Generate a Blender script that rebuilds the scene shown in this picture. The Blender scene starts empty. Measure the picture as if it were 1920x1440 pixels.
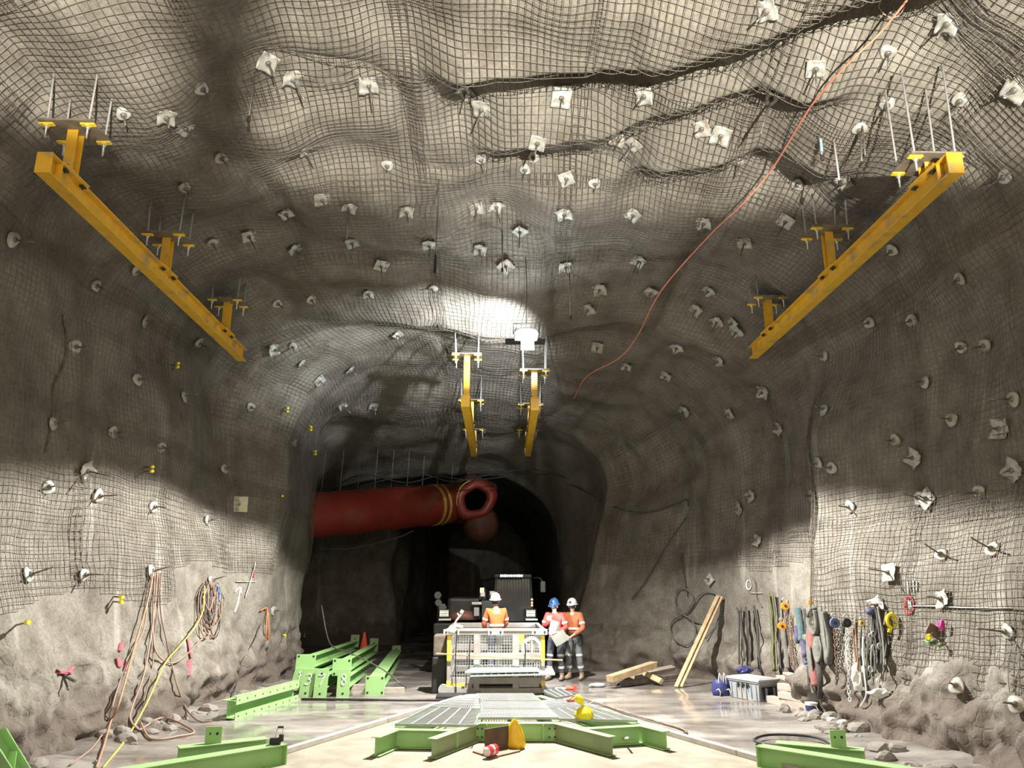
import bpy, bmesh, math, random
import numpy as np
from mathutils import Vector, Matrix, Euler
from mathutils.bvhtree import BVHTree

R = math.radians
random.seed(7)
scene = bpy.context.scene
C = scene.collection

# ------------------------------------------------------------ camera, world, lights, exposure
PITCH, YAW, CAMZ = R(14.41), R(1.387), 2.2
cam_d = bpy.data.cameras.new('camera')
cam_d.sensor_width = 36.0; cam_d.lens = 27.0; cam_d.clip_start = 0.05; cam_d.clip_end = 200
cam = bpy.data.objects.new('camera', cam_d); C.objects.link(cam)
cam.location = (0, 0, CAMZ)
cam.rotation_euler = (R(90) + PITCH, 0, -YAW)
scene.camera = cam

world = bpy.data.worlds.new('world'); scene.world = world
world.use_nodes = True
world.node_tree.nodes['Background'].inputs[0].default_value = (0.9, 0.8, 0.65, 1)
world.node_tree.nodes['Background'].inputs[1].default_value = 0.0

vs = scene.view_settings
vs.view_transform = 'Standard'; vs.look = 'None'; vs.gamma = 1.0
try: vs.use_curve_mapping = False
except Exception: pass
vs.exposure = 0.0
scene.cycles.max_bounces = 6

def light(name, kind, loc, energy, color, **kw):
    d = bpy.data.lights.new(name, kind); d.energy = energy; d.color = color
    for k, v in kw.items(): setattr(d, k, v)
    o = bpy.data.objects.new(name, d); C.objects.link(o); o.location = loc
    return o
def aim(o, target):
    o.rotation_euler = (Vector(target) - o.location).to_track_quat('-Z', 'Y').to_euler()

LAMP = Vector((0.62, 14.2, 6.85))              # the floodlight hanging in mid chamber
sp = light('flood_beam', 'SPOT', LAMP + Vector((0, 0, -0.16)), 9600, (1.0, 0.965, 0.90), spot_size=R(132), spot_blend=0.12, shadow_soft_size=0.06)
aim(sp, LAMP + Vector((-0.15, -0.25, -3.16)))
sp2 = light('flood_spill', 'POINT', LAMP + Vector((0, -0.26, -0.12)), 190, (0.88, 0.94, 1.0), shadow_soft_size=0.10)
sp5 = light('added_rear_beam', 'SPOT', LAMP + Vector((0.0, 0.25, 0.06)), 3000, (0.90, 0.95, 1.0), spot_size=R(96), spot_blend=0.8, shadow_soft_size=0.05)  # added light, brightens the inner roof behind the floodlight
aim(sp5, (-2.7, 20.5, 7.5))
TOWER = Vector((2.0, -6.0, 1.3))               # work light standing on the floor behind the camera, turned up
sp3 = light('uplight_beam', 'SPOT', TOWER, 40000, (1.0, 0.95, 0.84), spot_size=R(139), spot_blend=0.05, shadow_soft_size=0.03)
aim(sp3, TOWER + Vector((0, 0, 3)))
sp4 = light('uplight_spill', 'POINT', TOWER + Vector((0, 0.0, 0.35)), 130, (1.0, 0.82, 0.62), shadow_soft_size=0.25)

# ------------------------------------------------------------ pixel helpers (1920 x 1440 frame)
F = 1440.0
CR = cam.rotation_euler.to_matrix()
CAMP = Vector((0, 0, CAMZ))
def ray(px, py):
    return CR @ Vector(((px - 960) / F, -(py - 720) / F, -1.0))
def fl(px, py, z=0.0):
    d = ray(px, py); t = (z - CAMZ) / d.z
    return CAMP + d * t
def atY(px, py, Y):
    d = ray(px, py); return CAMP + d * (Y / d.y)
def atX(px, py, X):
    d = ray(px, py); return CAMP + d * (X / d.x)
def atZ(px, py, Z): return fl(px, py, Z)

# ------------------------------------------------------------ numeric noise
def _hash(i, j, k, seed):
    n = (i.astype(np.int64) * 374761393 + j.astype(np.int64) * 668265263 + k.astype(np.int64) * 2147483647 + seed * 1274126177) & 0xffffffff
    n = ((n ^ (n >> 13)) * 1274126177) & 0xffffffff
    n = (n ^ (n >> 16)) & 0xffffff
    return n / float(0xffffff) * 2 - 1
def vnoise(p, scale, seed=0):
    q = p / scale
    f = np.floor(q); w = q - f; w = w * w * w * (w * (w * 6 - 15) + 10)
    f = f.astype(np.int64)
    out = 0
    for a in (0, 1):
        for b in (0, 1):
            for c in (0, 1):
                h = _hash(f[..., 0] + a, f[..., 1] + b, f[..., 2] + c, seed)
                wa = w[..., 0] if a else 1 - w[..., 0]
                wb = w[..., 1] if b else 1 - w[..., 1]
                wc = w[..., 2] if c else 1 - w[..., 2]
                out = out + h * wa * wb * wc
    return out
def fbm(p, scale, seed=0, octv=3, gain=0.5):
    s = 0; a = 1
    for o in range(octv):
        s = s + a * vnoise(p, scale / (2 ** o), seed + o * 17); a *= gain
    return s

# ------------------------------------------------------------ materials
def nmat(name):
    m = bpy.data.materials.new(name); m.use_nodes = True
    nt = m.node_tree; b = nt.nodes['Principled BSDF']
    return m, nt, b
def link(nt, a, b): nt.links.new(a, b)
def node(nt, t, **kw):
    n = nt.nodes.new(t)
    for k, v in kw.items(): setattr(n, k, v)
    return n
def simple(name, col, rough=0.6, metal=0.0, var=0.12, nscale=8.0, bump=0.0, bscale=40.0, dirt=None, dirt_amt=0.0, spec=None):
    m, nt, b = nmat(name)
    tc = node(nt, 'ShaderNodeTexCoord')
    nz = node(nt, 'ShaderNodeTexNoise'); nz.inputs['Scale'].default_value = nscale; nz.inputs['Detail'].default_value = 5
    link(nt, tc.outputs['Object'], nz.inputs['Vector'])
    cr = node(nt, 'ShaderNodeValToRGB')
    c = Vector(col)
    cr.color_ramp.elements[0].position = 0.3; cr.color_ramp.elements[1].position = 0.7
    cr.color_ramp.elements[0].color = (*(c * (1 - var)), 1); cr.color_ramp.elements[1].color = (*[min(1, x * (1 + var)) for x in c], 1)
    link(nt, nz.outputs['Fac'], cr.inputs['Fac'])
    out = cr.outputs['Color']
    if dirt is not None:
        n2 = node(nt, 'ShaderNodeTexNoise'); n2.inputs['Scale'].default_value = nscale * 0.6; n2.inputs['Detail'].default_value = 8
        link(nt, tc.outputs['Object'], n2.inputs['Vector'])
        r2 = node(nt, 'ShaderNodeValToRGB'); r2.color_ramp.elements[0].position = 0.62 - dirt_amt * 0.4; r2.color_ramp.elements[1].position = 0.78 - dirt_amt * 0.2
        link(nt, n2.outputs['Fac'], r2.inputs['Fac'])
        mx = node(nt, 'ShaderNodeMixRGB'); mx.inputs['Color2'].default_value = (*dirt, 1)
        link(nt, r2.outputs['Color'], mx.inputs['Fac']); link(nt, out, mx.inputs['Color1']); out = mx.outputs['Color']
    link(nt, out, b.inputs['Base Color'])
    b.inputs['Roughness'].default_value = rough; b.inputs['Metallic'].default_value = metal
    if spec is not None: b.inputs['Specular IOR Level'].default_value = spec
    if bump > 0:
        n3 = node(nt, 'ShaderNodeTexNoise'); n3.inputs['Scale'].default_value = bscale; n3.inputs['Detail'].default_value = 6
        link(nt, tc.outputs['Object'], n3.inputs['Vector'])
        bp = node(nt, 'ShaderNodeBump'); bp.inputs['Strength'].default_value = bump; bp.inputs['Distance'].default_value = 0.02
        link(nt, n3.outputs['Fac'], bp.inputs['Height']); link(nt, bp.outputs['Normal'], b.inputs['Normal'])
    return m
def emis(name, col, strength):
    m, nt, b = nmat(name)
    b.inputs['Base Color'].default_value = (*col, 1)
    b.inputs['Emission Color'].default_value = (*col, 1); b.inputs['Emission Strength'].default_value = strength
    return m

def rock_material(name, base_a, base_b, bump=0.6):
    m, nt, b = nmat(name)
    tc = node(nt, 'ShaderNodeTexCoord')
    def nz(scale, det, rough=0.6):
        n = node(nt, 'ShaderNodeTexNoise'); n.inputs['Scale'].default_value = scale; n.inputs['Detail'].default_value = det; n.inputs['Roughness'].default_value = rough
        link(nt, tc.outputs['Object'], n.inputs['Vector']); return n
    big, mid, fine = nz(0.45, 4), nz(2.2, 8), nz(22, 6, 0.7)
    cr = node(nt, 'ShaderNodeValToRGB')
    cr.color_ramp.elements[0].position = 0.36; cr.color_ramp.elements[0].color = (*base_a, 1)
    cr.color_ramp.elements[1].position = 0.64; cr.color_ramp.elements[1].color = (*base_b, 1)
    link(nt, big.outputs['Fac'], cr.inputs['Fac'])
    mx = node(nt, 'ShaderNodeMixRGB', blend_type='MULTIPLY'); mx.inputs['Fac'].default_value = 1
    c2 = node(nt, 'ShaderNodeValToRGB')
    c2.color_ramp.elements[0].position = 0.32; c2.color_ramp.elements[0].color = (0.62, 0.60, 0.58, 1)
    c2.color_ramp.elements[1].position = 0.6; c2.color_ramp.elements[1].color = (1, 1, 1, 1)
    link(nt, mid.outputs['Fac'], c2.inputs['Fac'])
    link(nt, cr.outputs['Color'], mx.inputs['Color1']); link(nt, c2.outputs['Color'], mx.inputs['Color2'])
    mx2 = node(nt, 'ShaderNodeMixRGB', blend_type='MULTIPLY'); mx2.inputs['Fac'].default_value = 1
    c3 = node(nt, 'ShaderNodeValToRGB')
    c3.color_ramp.elements[0].position = 0.35; c3.color_ramp.elements[0].color = (0.72, 0.71, 0.70, 1)
    c3.color_ramp.elements[1].position = 0.62; c3.color_ramp.elements[1].color = (1.08, 1.08, 1.08, 1)
    link(nt, fine.outputs['Fac'], c3.inputs['Fac'])
    link(nt, mx.outputs['Color'], mx2.inputs['Color1']); link(nt, c3.outputs['Color'], mx2.inputs['Color2'])
    # pale leached streaks running down the lower walls
    mp = node(nt, 'ShaderNodeMapping'); mp.inputs['Scale'].default_value = (1.4, 1.4, 0.10)
    link(nt, tc.outputs['Object'], mp.inputs['Vector'])
    st = node(nt, 'ShaderNodeTexNoise'); st.inputs['Scale'].default_value = 1.6; st.inputs['Detail'].default_value = 4
    link(nt, mp.outputs['Vector'], st.inputs['Vector'])
    sr = node(nt, 'ShaderNodeValToRGB'); sr.color_ramp.elements[0].position = 0.60; sr.color_ramp.elements[1].position = 0.72
    link(nt, st.outputs['Fac'], sr.inputs['Fac'])
    sx = node(nt, 'ShaderNodeSeparateXYZ'); link(nt, tc.outputs['Object'], sx.inputs[0])
    mr = node(nt, 'ShaderNodeMapRange'); mr.inputs['From Min'].default_value = 6.5; mr.inputs['From Max'].default_value = 4.0
    mr.inputs['To Min'].default_value = 0; mr.inputs['To Max'].default_value = 0.55
    link(nt, sx.outputs['Z'], mr.inputs['Value'])
    mu = node(nt, 'ShaderNodeMath', operation='MULTIPLY'); link(nt, sr.outputs['Color'], mu.inputs[0]); link(nt, mr.outputs['Result'], mu.inputs[1])
    m3 = node(nt, 'ShaderNodeMixRGB'); m3.inputs['Color2'].default_value = (0.42, 0.41, 0.37, 1)
    link(nt, mu.outputs[0], m3.inputs['Fac']); link(nt, mx2.outputs['Color'], m3.inputs['Color1'])
    # brown mud caked on the foot of the walls
    mz = node(nt, 'ShaderNodeMath', operation='MULTIPLY_ADD'); mz.inputs[1].default_value = 1.6; link(nt, mid.outputs['Fac'], mz.inputs[0]); link(nt, sx.outputs['Z'], mz.inputs[2])
    mr2 = node(nt, 'ShaderNodeMapRange'); mr2.inputs['From Min'].default_value = 1.75; mr2.inputs['From Max'].default_value = 1.15; mr2.inputs['To Min'].default_value = 0; mr2.inputs['To Max'].default_value = 0.85
    link(nt, mz.outputs[0], mr2.inputs['Value'])
    m4 = node(nt, 'ShaderNodeMixRGB'); m4.inputs['Color2'].default_value = (0.115, 0.092, 0.076, 1)
    link(nt, mr2.outputs['Result'], m4.inputs['Fac']); link(nt, m3.outputs['Color'], m4.inputs['Color1'])
    link(nt, m4.outputs['Color'], b.inputs['Base Color'])
    b.inputs['Roughness'].default_value = 0.85; b.inputs['Specular IOR Level'].default_value = 0.25
    bp = node(nt, 'ShaderNodeBump'); bp.inputs['Strength'].default_value = bump; bp.inputs['Distance'].default_value = 0.05
    ad = node(nt, 'ShaderNodeMath', operation='MULTIPLY_ADD'); ad.inputs[1].default_value = 0.35
    link(nt, fine.outputs['Fac'], ad.inputs[0]); link(nt, mid.outputs['Fac'], ad.inputs[2])
    vo = node(nt, 'ShaderNodeTexVoronoi', feature='DISTANCE_TO_EDGE'); vo.inputs['Scale'].default_value = 4.2
    wv = node(nt, 'ShaderNodeMixRGB', blend_type='ADD'); wv.inputs['Fac'].default_value = 0.45
    link(nt, tc.outputs['Object'], wv.inputs['Color1']); link(nt, mid.outputs['Color'], wv.inputs['Color2']); link(nt, wv.outputs['Color'], vo.inputs['Vector'])
    vr = node(nt, 'ShaderNodeMapRange'); vr.inputs['From Max'].default_value = 0.10; link(nt, vo.outputs['Distance'], vr.inputs['Value'])
    lz = node(nt, 'ShaderNodeMapRange'); lz.inputs['From Min'].default_value = 2.3; lz.inputs['From Max'].default_value = 1.3; lz.inputs['To Max'].default_value = 0.26; link(nt, sx.outputs['Z'], lz.inputs['Value'])
    vm = node(nt, 'ShaderNodeMath', operation='MULTIPLY'); link(nt, vr.outputs['Result'], vm.inputs[0]); link(nt, lz.outputs['Result'], vm.inputs[1])
    ad2 = node(nt, 'ShaderNodeMath', operation='ADD'); link(nt, ad.outputs[0], ad2.inputs[0]); link(nt, vm.outputs[0], ad2.inputs[1])
    link(nt, ad2.outputs[0], bp.inputs['Height']); link(nt, bp.outputs['Normal'], b.inputs['Normal'])
    return m

M = {}
M['rock'] = rock_material('sprayed_rock', (0.19, 0.173, 0.147), (0.27, 0.252, 0.215))
M['wire'] = simple('wire', (0.14, 0.122, 0.10), 0.5, 0.4, 0.25, 3.0)
M['galv'] = simple('galvanised', (0.35, 0.35, 0.32), 0.5, 0.25, 0.22, 14, 0.3, 30, (0.30, 0.27, 0.22), 0.25)
M['rod'] = simple('rod_steel', (0.20, 0.18, 0.155), 0.55, 0.6, 0.3, 12)

# ------------------------------------------------------------ scene-tree helpers
def tag(o, label=None, cat=None, group=None, kind=None):
    if label: o['label'] = label
    if cat: o['category'] = cat
    if group: o['group'] = group
    if kind: o['kind'] = kind
    return o
WM = {}
def thing(name, label, cat, loc=(0, 0, 0), rot=(0, 0, 0), group=None, scale=1.0):
    o = bpy.data.objects.new(name, None); C.objects.link(o)
    o.empty_display_size = 0.1
    o.location = loc; o.rotation_euler = rot; o.scale = (scale,) * 3
    WM[o.name] = Matrix.LocRotScale(Vector(loc), Euler(rot), Vector((scale,) * 3))
    return tag(o, label, cat, group)

class MB:
    def __init__(s): s.v = []; s.f = []
    def add(s, vs_, fs_, mat=None):
        n = len(s.v)
        if mat is not None: vs_ = [mat @ Vector(v) for v in vs_]
        s.v += [tuple(v) for v in vs_]; s.f += [tuple(i + n for i in f) for f in fs_]
        return s
    def box(s, c, d, rot=None, mat=None):
        hx, hy, hz = d[0] / 2, d[1] / 2, d[2] / 2
        vs_ = [Vector((x, y, z)) for x in (-hx, hx) for y in (-hy, hy) for z in (-hz, hz)]
        if rot is not None: E = Euler(rot).to_matrix(); vs_ = [E @ v for v in vs_]
        vs_ = [v + Vector(c) for v in vs_]
        return s.add(vs_, [(0, 1, 3, 2), (4, 6, 7, 5), (0, 4, 5, 1), (2, 3, 7, 6), (0, 2, 6, 4), (1, 5, 7, 3)], mat)
    def tube(s, pts, r, n=8, caps=True, mat=None, flat=1.0):
        pts = [Vector(p) for p in pts]; L = len(pts)
        rs = r if isinstance(r, (list, tuple)) else [r] * L
        T = []
        for i in range(L):
            t = pts[min(i + 1, L - 1)] - pts[max(i - 1, 0)]
            T.append(t.normalized() if t.length > 1e-9 else Vector((0, 0, 1)))
        up = Vector((0, 0, 1)) if abs(T[0].z) < 0.9 else Vector((1, 0, 0))
        a = T[0].cross(up).normalized(); vs_ = []; fs_ = []
        for i in range(L):
            a = a - T[i] * a.dot(T[i]); a = a.normalized() if a.length > 1e-6 else T[i].orthogonal().normalized()
            b = T[i].cross(a)
            for k in range(n):
                th = 2 * math.pi * k / n
                vs_.append(pts[i] + (a * math.cos(th) + b * math.sin(th) * flat) * rs[i])
        for i in range(L - 1):
            for k in range(n):
                k2 = (k + 1) % n
                fs_.append((i * n + k, i * n + k2, (i + 1) * n + k2, (i + 1) * n + k))
        if caps: fs_.append(tuple(range(n))[::-1]); fs_.append(tuple(range((L - 1) * n, L * n)))
        return s.add(vs_, fs_, mat)
    def cyl(s, p0, p1, r, n=12, r2=None, mat=None):
        return s.tube([p0, p1], [r, r if r2 is None else r2], n, True, mat)
    def prism(s, poly, h, mat=None, z0=0.0):
        n = len(poly)
        vs_ = [Vector((p[0], p[1], z0)) for p in poly] + [Vector((p[0], p[1], z0 + h)) for p in poly]
        fs_ = [tuple(range(n))[::-1], tuple(range(n, 2 * n))] + [(i, (i + 1) % n, n + (i + 1) % n, n + i) for i in range(n)]
        return s.add(vs_, fs_, mat)
    def lathe(s, prof, n=16, mat=None, jitter=None):
        vs_ = []; fs_ = []
        for i, (r, z) in enumerate(prof):
            for k in range(n):
                th = 2 * math.pi * k / n
                rr = r * (1 + (jitter(th, i) if jitter else 0))
                vs_.append(Vector((rr * math.cos(th), rr * math.sin(th), z)))
        for i in range(len(prof) - 1):
            for k in range(n):
                k2 = (k + 1) % n
                fs_.append((i * n + k, i * n + k2, (i + 1) * n + k2, (i + 1) * n + k))
        if prof[0][0] > 1e-4: fs_.append(tuple(range(n))[::-1])
        if prof[-1][0] > 1e-4: fs_.append(tuple(range((len(prof) - 1) * n, len(prof) * n)))
        return s.add(vs_, fs_, mat)
    def ico(s, c, r, seed=0, amp=0.0, sub=2, sc=(1, 1, 1)):
        bm = bmesh.new(); bmesh.ops.create_icosphere(bm, subdivisions=sub, radius=1)
        rnd = random.Random(seed); ph = [rnd.uniform(0, 6.28) for _ in range(6)]
        vs_ = []
        for v in bm.verts:
            p = v.co; k = 1 + amp * (math.sin(p.x * 3 + ph[0]) * math.cos(p.y * 4 + ph[1]) + 0.6 * math.sin(p.z * 6 + ph[2]) * math.cos(p.x * 7 + ph[3]))
            vs_.append(Vector(c) + Vector((p.x * sc[0], p.y * sc[1], p.z * sc[2])) * r * k)
        fs_ = [tuple(v.index for v in f.verts) for f in bm.faces]; bm.free()
        return s.add(vs_, fs_)
    def ibeam(s, p0, p1, h=0.3, w=0.2, tf=0.018, tw=0.014, up=(0, 0, 1)):
        """I section from p0 to p1; the points run along the middle of the web"""
        p0, p1 = Vector(p0), Vector(p1); y = (p1 - p0).normalized()
        z = Vector(up); z = (z - y * z.dot(y)).normalized(); x = y.cross(z)
        mt = Matrix((x, y, z)).transposed().to_4x4(); mt.translation = (p0 + p1) / 2
        L = (p1 - p0).length
        s.box((0, 0, h / 2 - tf / 2), (w, L, tf), mat=mt); s.box((0, 0, -h / 2 + tf / 2), (w, L, tf), mat=mt)
        s.box((0, 0, 0), (tw, L, h - 2 * tf + 0.001), mat=mt)
        return mt
    def build(s, name, mat, parent=None, smooth=False, world=True, bevel=0.0, cols=None):
        me = bpy.data.meshes.new(name)
        vs_ = s.v
        if parent is not None and world:
            inv = full_matrix(parent).inverted(); vs_ = [tuple(inv @ Vector(v)) for v in s.v]
        elif parent is None and world and vs_:
            # stand-alone mesh: put its origin at its base
            a = np.array(vs_); c = Vector(((a[:, 0].min() + a[:, 0].max()) / 2, (a[:, 1].min() + a[:, 1].max()) / 2, a[:, 2].min()))
            vs_ = [tuple(Vector(v) - c) for v in vs_]
        me.from_pydata(vs_, [], s.f); me.update()
        bm = bmesh.new(); bm.from_mesh(me)
        bmesh.ops.recalc_face_normals(bm, faces=bm.faces)
        bm.to_mesh(me); bm.free()
        if smooth:
            for p in me.polygons: p.use_smooth = True
        me.materials.append(mat)
        o = bpy.data.objects.new(name, me); C.objects.link(o)
        if parent is not None: o.parent = parent
        elif world and s.v: o.location = c
        if bevel > 0:
            b = o.modifiers.new('bevel', 'BEVEL'); b.width = bevel; b.segments = 2; b.limit_method = 'ANGLE'
        return o
def full_matrix(o):
    m = Matrix.LocRotScale(o.location, o.rotation_euler.to_quaternion(), o.scale)
    return m if o.parent is None else full_matrix(o.parent) @ m

def fast_mesh(name, verts, quads, mat, smooth=True):
    me = bpy.data.meshes.new(name)
    nv, nf = len(verts), len(quads)
    me.vertices.add(nv); me.vertices.foreach_set('co', np.ascontiguousarray(verts, dtype=np.float32).ravel())
    me.loops.add(nf * 4); me.loops.foreach_set('vertex_index', np.ascontiguousarray(quads, dtype=np.int32).ravel())
    me.polygons.add(nf); me.polygons.foreach_set('loop_start', np.arange(0, nf * 4, 4, dtype=np.int32))
    me.polygons.foreach_set('loop_total', np.full(nf, 4, dtype=np.int32))
    me.polygons.foreach_set('use_smooth', np.full(nf, smooth, dtype=bool))
    me.update(calc_edges=True); me.validate()
    if mat: me.materials.append(mat)
    o = bpy.data.objects.new(name, me); C.objects.link(o)
    return o

# ------------------------------------------------------------ the excavation: lofted sections
# control points of a section run from the left foot over the crown to the right foot
SEC = [
 (-10.0, [(-6.2,-.25),(-6.6,2.0),(-7.1,4.5),(-7.0,6.5),(-5.9,8.1),(-3.4,9.1),(0,9.4),(3.4,9.1),(5.9,8.1),(7.0,6.5),(7.2,4.5),(6.7,2.0),(6.2,-.25)]),
 (  6.0, [(-6.1,-.25),(-6.5,2.0),(-7.0,4.5),(-6.9,6.5),(-5.9,8.1),(-3.4,9.0),(0,9.3),(3.4,9.1),(5.9,8.2),(7.1,6.5),(7.2,4.5),(6.7,2.0),(6.2,-.25)]),
 ( 11.0, [(-5.7,-.25),(-6.1,2.0),(-6.6,4.5),(-6.7,6.5),(-5.8,8.0),(-3.4,8.8),(0,9.0),(3.4,8.9),(5.8,8.1),(7.0,6.5),(7.1,4.5),(6.5,2.0),(5.9,-.25)]),
 ( 14.2, [(-5.5,-.25),(-5.8,2.0),(-6.2,4.5),(-6.4,6.5),(-5.7,7.9),(-3.4,8.5),(0,8.5),(3.4,8.6),(5.6,8.0),(6.6,6.4),(6.1,4.5),(5.75,2.0),(5.6,-.25)]),
 ( 15.2, [(-5.45,-.25),(-5.75,2.0),(-6.1,4.5),(-6.3,6.5),(-5.6,7.8),(-3.3,8.3),(0,8.1),(3.3,8.4),(5.5,7.8),(6.5,6.4),(6.6,4.5),(6.4,2.0),(6.0,-.25)]),
 ( 16.6, [(-5.35,-.25),(-5.6,2.0),(-6.0,4.5),(-6.1,6.4),(-5.3,7.5),(-3.0,7.9),(0,7.5),(3.0,7.8),(5.1,7.3),(6.1,6.2),(6.4,4.5),(6.2,2.0),(5.7,-.25)]),
 ( 17.2, [(-5.3,-.25),(-5.5,2.0),(-5.7,4.5),(-5.6,6.3),(-4.9,7.3),(-2.9,7.9),(0,7.8),(3.0,7.8),(4.9,7.3),(5.9,6.2),(6.2,4.5),(6.0,2.0),(5.5,-.25)]),
 ( 18.4, [(-5.1,-.25),(-5.0,2.0),(-4.9,4.4),(-4.8,6.0),(-4.2,7.2),(-2.5,7.8),(0,7.6),(2.8,7.5),(4.6,6.9),(5.5,5.9),(5.8,4.3),(5.6,2.0),(5.2,-.25)]),
 ( 20.0, [(-5.1,-.25),(-5.0,2.0),(-4.9,4.4),(-4.8,6.0),(-4.2,7.0),(-2.5,7.5),(0,7.3),(2.5,7.1),(4.1,6.5),(4.9,5.5),(4.9,4.2),(4.7,2.0),(4.3,-.25)]),
 ( 21.2, [(-5.1,-.25),(-5.1,2.0),(-5.0,4.3),(-4.9,5.9),(-4.3,6.8),(-2.7,7.15),(0,7.0),(2.1,6.8),(3.5,6.2),(4.0,5.1),(3.8,3.8),(3.3,1.9),(2.9,-.25)]),
 ( 21.9, [(-7.9,-.25),(-7.8,2.0),(-6.9,4.6),(-5.4,6.1),(-4.5,6.7),(-2.7,6.95),(0,6.85),(1.9,6.5),(2.9,5.8),(3.2,4.9),(2.9,3.5),(2.5,1.8),(2.1,-.25)]),
 ( 25.0, [(-9.4,-.25),(-9.3,2.0),(-7.4,4.4),(-5.6,5.7),(-4.6,6.0),(-2.7,6.3),(-.4,6.3),(1.0,6.0),(1.9,5.5),(2.3,4.5),(2.3,3.3),(2.2,1.8),(2.1,-.25)]),
 ( 27.0, [(-9.9,-.25),(-9.8,2.0),(-7.9,4.3),(-6.0,5.2),(-4.8,5.6),(-2.9,5.8),(-.6,5.8),(.8,5.6),(1.7,5.0),(2.1,4.2),(2.2,3.2),(2.2,1.8),(2.2,-.25)]),
 ( 27.6, [(-9.9,-.25),(-9.8,2.4),(-7.9,4.9),(-6.0,5.9),(-4.8,6.3),(-2.9,6.5),(-.6,6.5),(.8,6.3),(1.7,5.6),(2.3,4.6),(2.6,3.4),(2.6,1.8),(2.6,-.25)]),
 ( 29.5, [(-3.6,-.25),(-3.6,2.4),(-3.4,4.6),(-3.2,5.4),(-2.6,5.9),(-1.9,6.2),(-.6,6.3),(.8,6.1),(1.7,5.6),(2.3,4.6),(2.6,3.4),(2.6,1.8),(2.6,-.25)]),
 ( 46.0, [(-2.6,-.25),(-2.6,2.4),(-2.5,4.2),(-2.2,5.0),(-1.8,5.4),(-1.2,5.6),(-.4,5.6),(.8,5.5),(1.5,5.0),(2.0,4.2),(2.2,3.2),(2.2,1.8),(2.2,-.25)]),
]
YS = np.array([s[0] for s in SEC]); CP = np.array([s[1] for s in SEC])       # stations x 13 x 2
NT = 12
def sec_at(Y):
    """control polygons at the given Y values (array) -> (...,13,2)"""
    i = np.clip(np.searchsorted(YS, Y) - 1, 0, len(YS) - 2)
    w = (Y - YS[i]) / (YS[i + 1] - YS[i]); w = np.clip(w, 0, 1); w = w * w * (3 - 2 * w) * 0.5 + w * 0.5
    return CP[i] * (1 - w[..., None, None]) + CP[i + 1] * w[..., None, None]
def base_pt(T, Y):
    """T in 0..12 along the section, Catmull-Rom"""
    P = sec_at(Y)
    i = np.clip(np.floor(T).astype(int), 0, NT - 1); u = T - i
    g = lambda k: np.take_along_axis(P, np.clip(i + k, 0, NT)[..., None, None], axis=-2)[..., 0, :]
    p0, p1, p2, p3 = g(-1), g(0), g(1), g(2)
    u = u[..., None]
    q = 0.5 * ((2 * p1) + (-p0 + p2) * u + (2 * p0 - 5 * p1 + 4 * p2 - p3) * u ** 2 + (-p0 + 3 * p1 - 3 * p2 + p3) * u ** 3)
    return np.stack([q[..., 0], Y, q[..., 1]], -1)
def base_nrm(T, Y):
    e = 0.02
    a = base_pt(np.clip(T + e, 0, NT), Y) - base_pt(np.clip(T - e, 0, NT), Y)
    b = base_pt(T, Y + 0.15) - base_pt(T, Y - 0.15)
    n = np.cross(b, a); n /= np.linalg.norm(n, axis=-1, keepdims=True) + 1e-9
    return n                                         # towards the inside of the chamber
def smooth01(x): x = np.clip(x, 0, 1); return x * x * (3 - 2 * x)
LEDGES = []   # (list of (x, Y) points on the roof, height, width): behind the line the roof steps up
def ledge_disp(p):
    out = 0
    for pts, hgt, wid in LEDGES:
        xs = np.array([a[0] for a in pts]); ys = np.array([a[1] for a in pts])
        yl = np.interp(p[..., 0], xs, ys)
        inside = smooth01((p[..., 0] - xs[0]) / 0.8) * smooth01((xs[-1] - p[..., 0]) / 0.8)
        d = p[..., 1] - yl
        prof = np.where(d < 0, np.exp(-(d / (wid * 1.5)) ** 2), 1 - 2.0 * smooth01(d / 0.42)) * np.where(d > 0, np.exp(-(np.maximum(d - 0.25, 0) / (wid * 1.7)) ** 2), 1)
        out = out + hgt * prof * inside * (p[..., 2] > 6.5)
    return out
def low_disp(p):
    """broad bulges of the sprayed rock"""
    roof = smooth01((p[..., 2] - 5.0) / 3.0)
    q = p * np.array([1.0, 1.0, 0.8])
    d = 0.17 * fbm(q, 2.1, 3, 2) + (0.05 + 0.12 * roof) * vnoise(q, 1.15, 4) + (0.04 + 0.10 * roof) * vnoise(p * np.array([0.55, 1.5, 1.0]), 1.3, 11)
    w = p + 0.35 * np.stack([vnoise(p, 1.7, 5), vnoise(p, 1.7, 6), vnoise(p, 1.7, 7)], -1)
    d = d - 0.13 * roof * np.exp(-np.abs(vnoise(w, 2.6, 31)) * 9)          # creases of the roof
    return d + ledge_disp(p)
def full_disp(p):
    low = smooth01((1.9 - p[..., 2]) / 1.6) * (p[..., 1] < 22)
    d = low_disp(p) + 0.022 * fbm(p, 0.45, 40, 3)
    r = 1 - np.abs(vnoise(p, 0.75, 50)); r2 = 1 - np.abs(vnoise(p, 0.32, 51))
    lw = smooth01((1.3 - p[..., 2]) / 1.0)
    d = d + low * (0.20 * r + 0.13 * r2 + 0.06 * vnoise(p, 0.16, 52) + 0.10 * np.abs(vnoise(p, 0.22, 57)) - 0.18) + 0.22 * lw * (0.6 + 0.7 * vnoise(p * np.array([1, 1, 1.6]), 0.8, 55))
    return d

def surf(T, Y, full=True, off=0.0):
    p = base_pt(T, Y); n = base_nrm(T, Y)
    d = full_disp(p) if full else low_disp(p)
    return p + n * (d + off)[..., None], n

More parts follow.
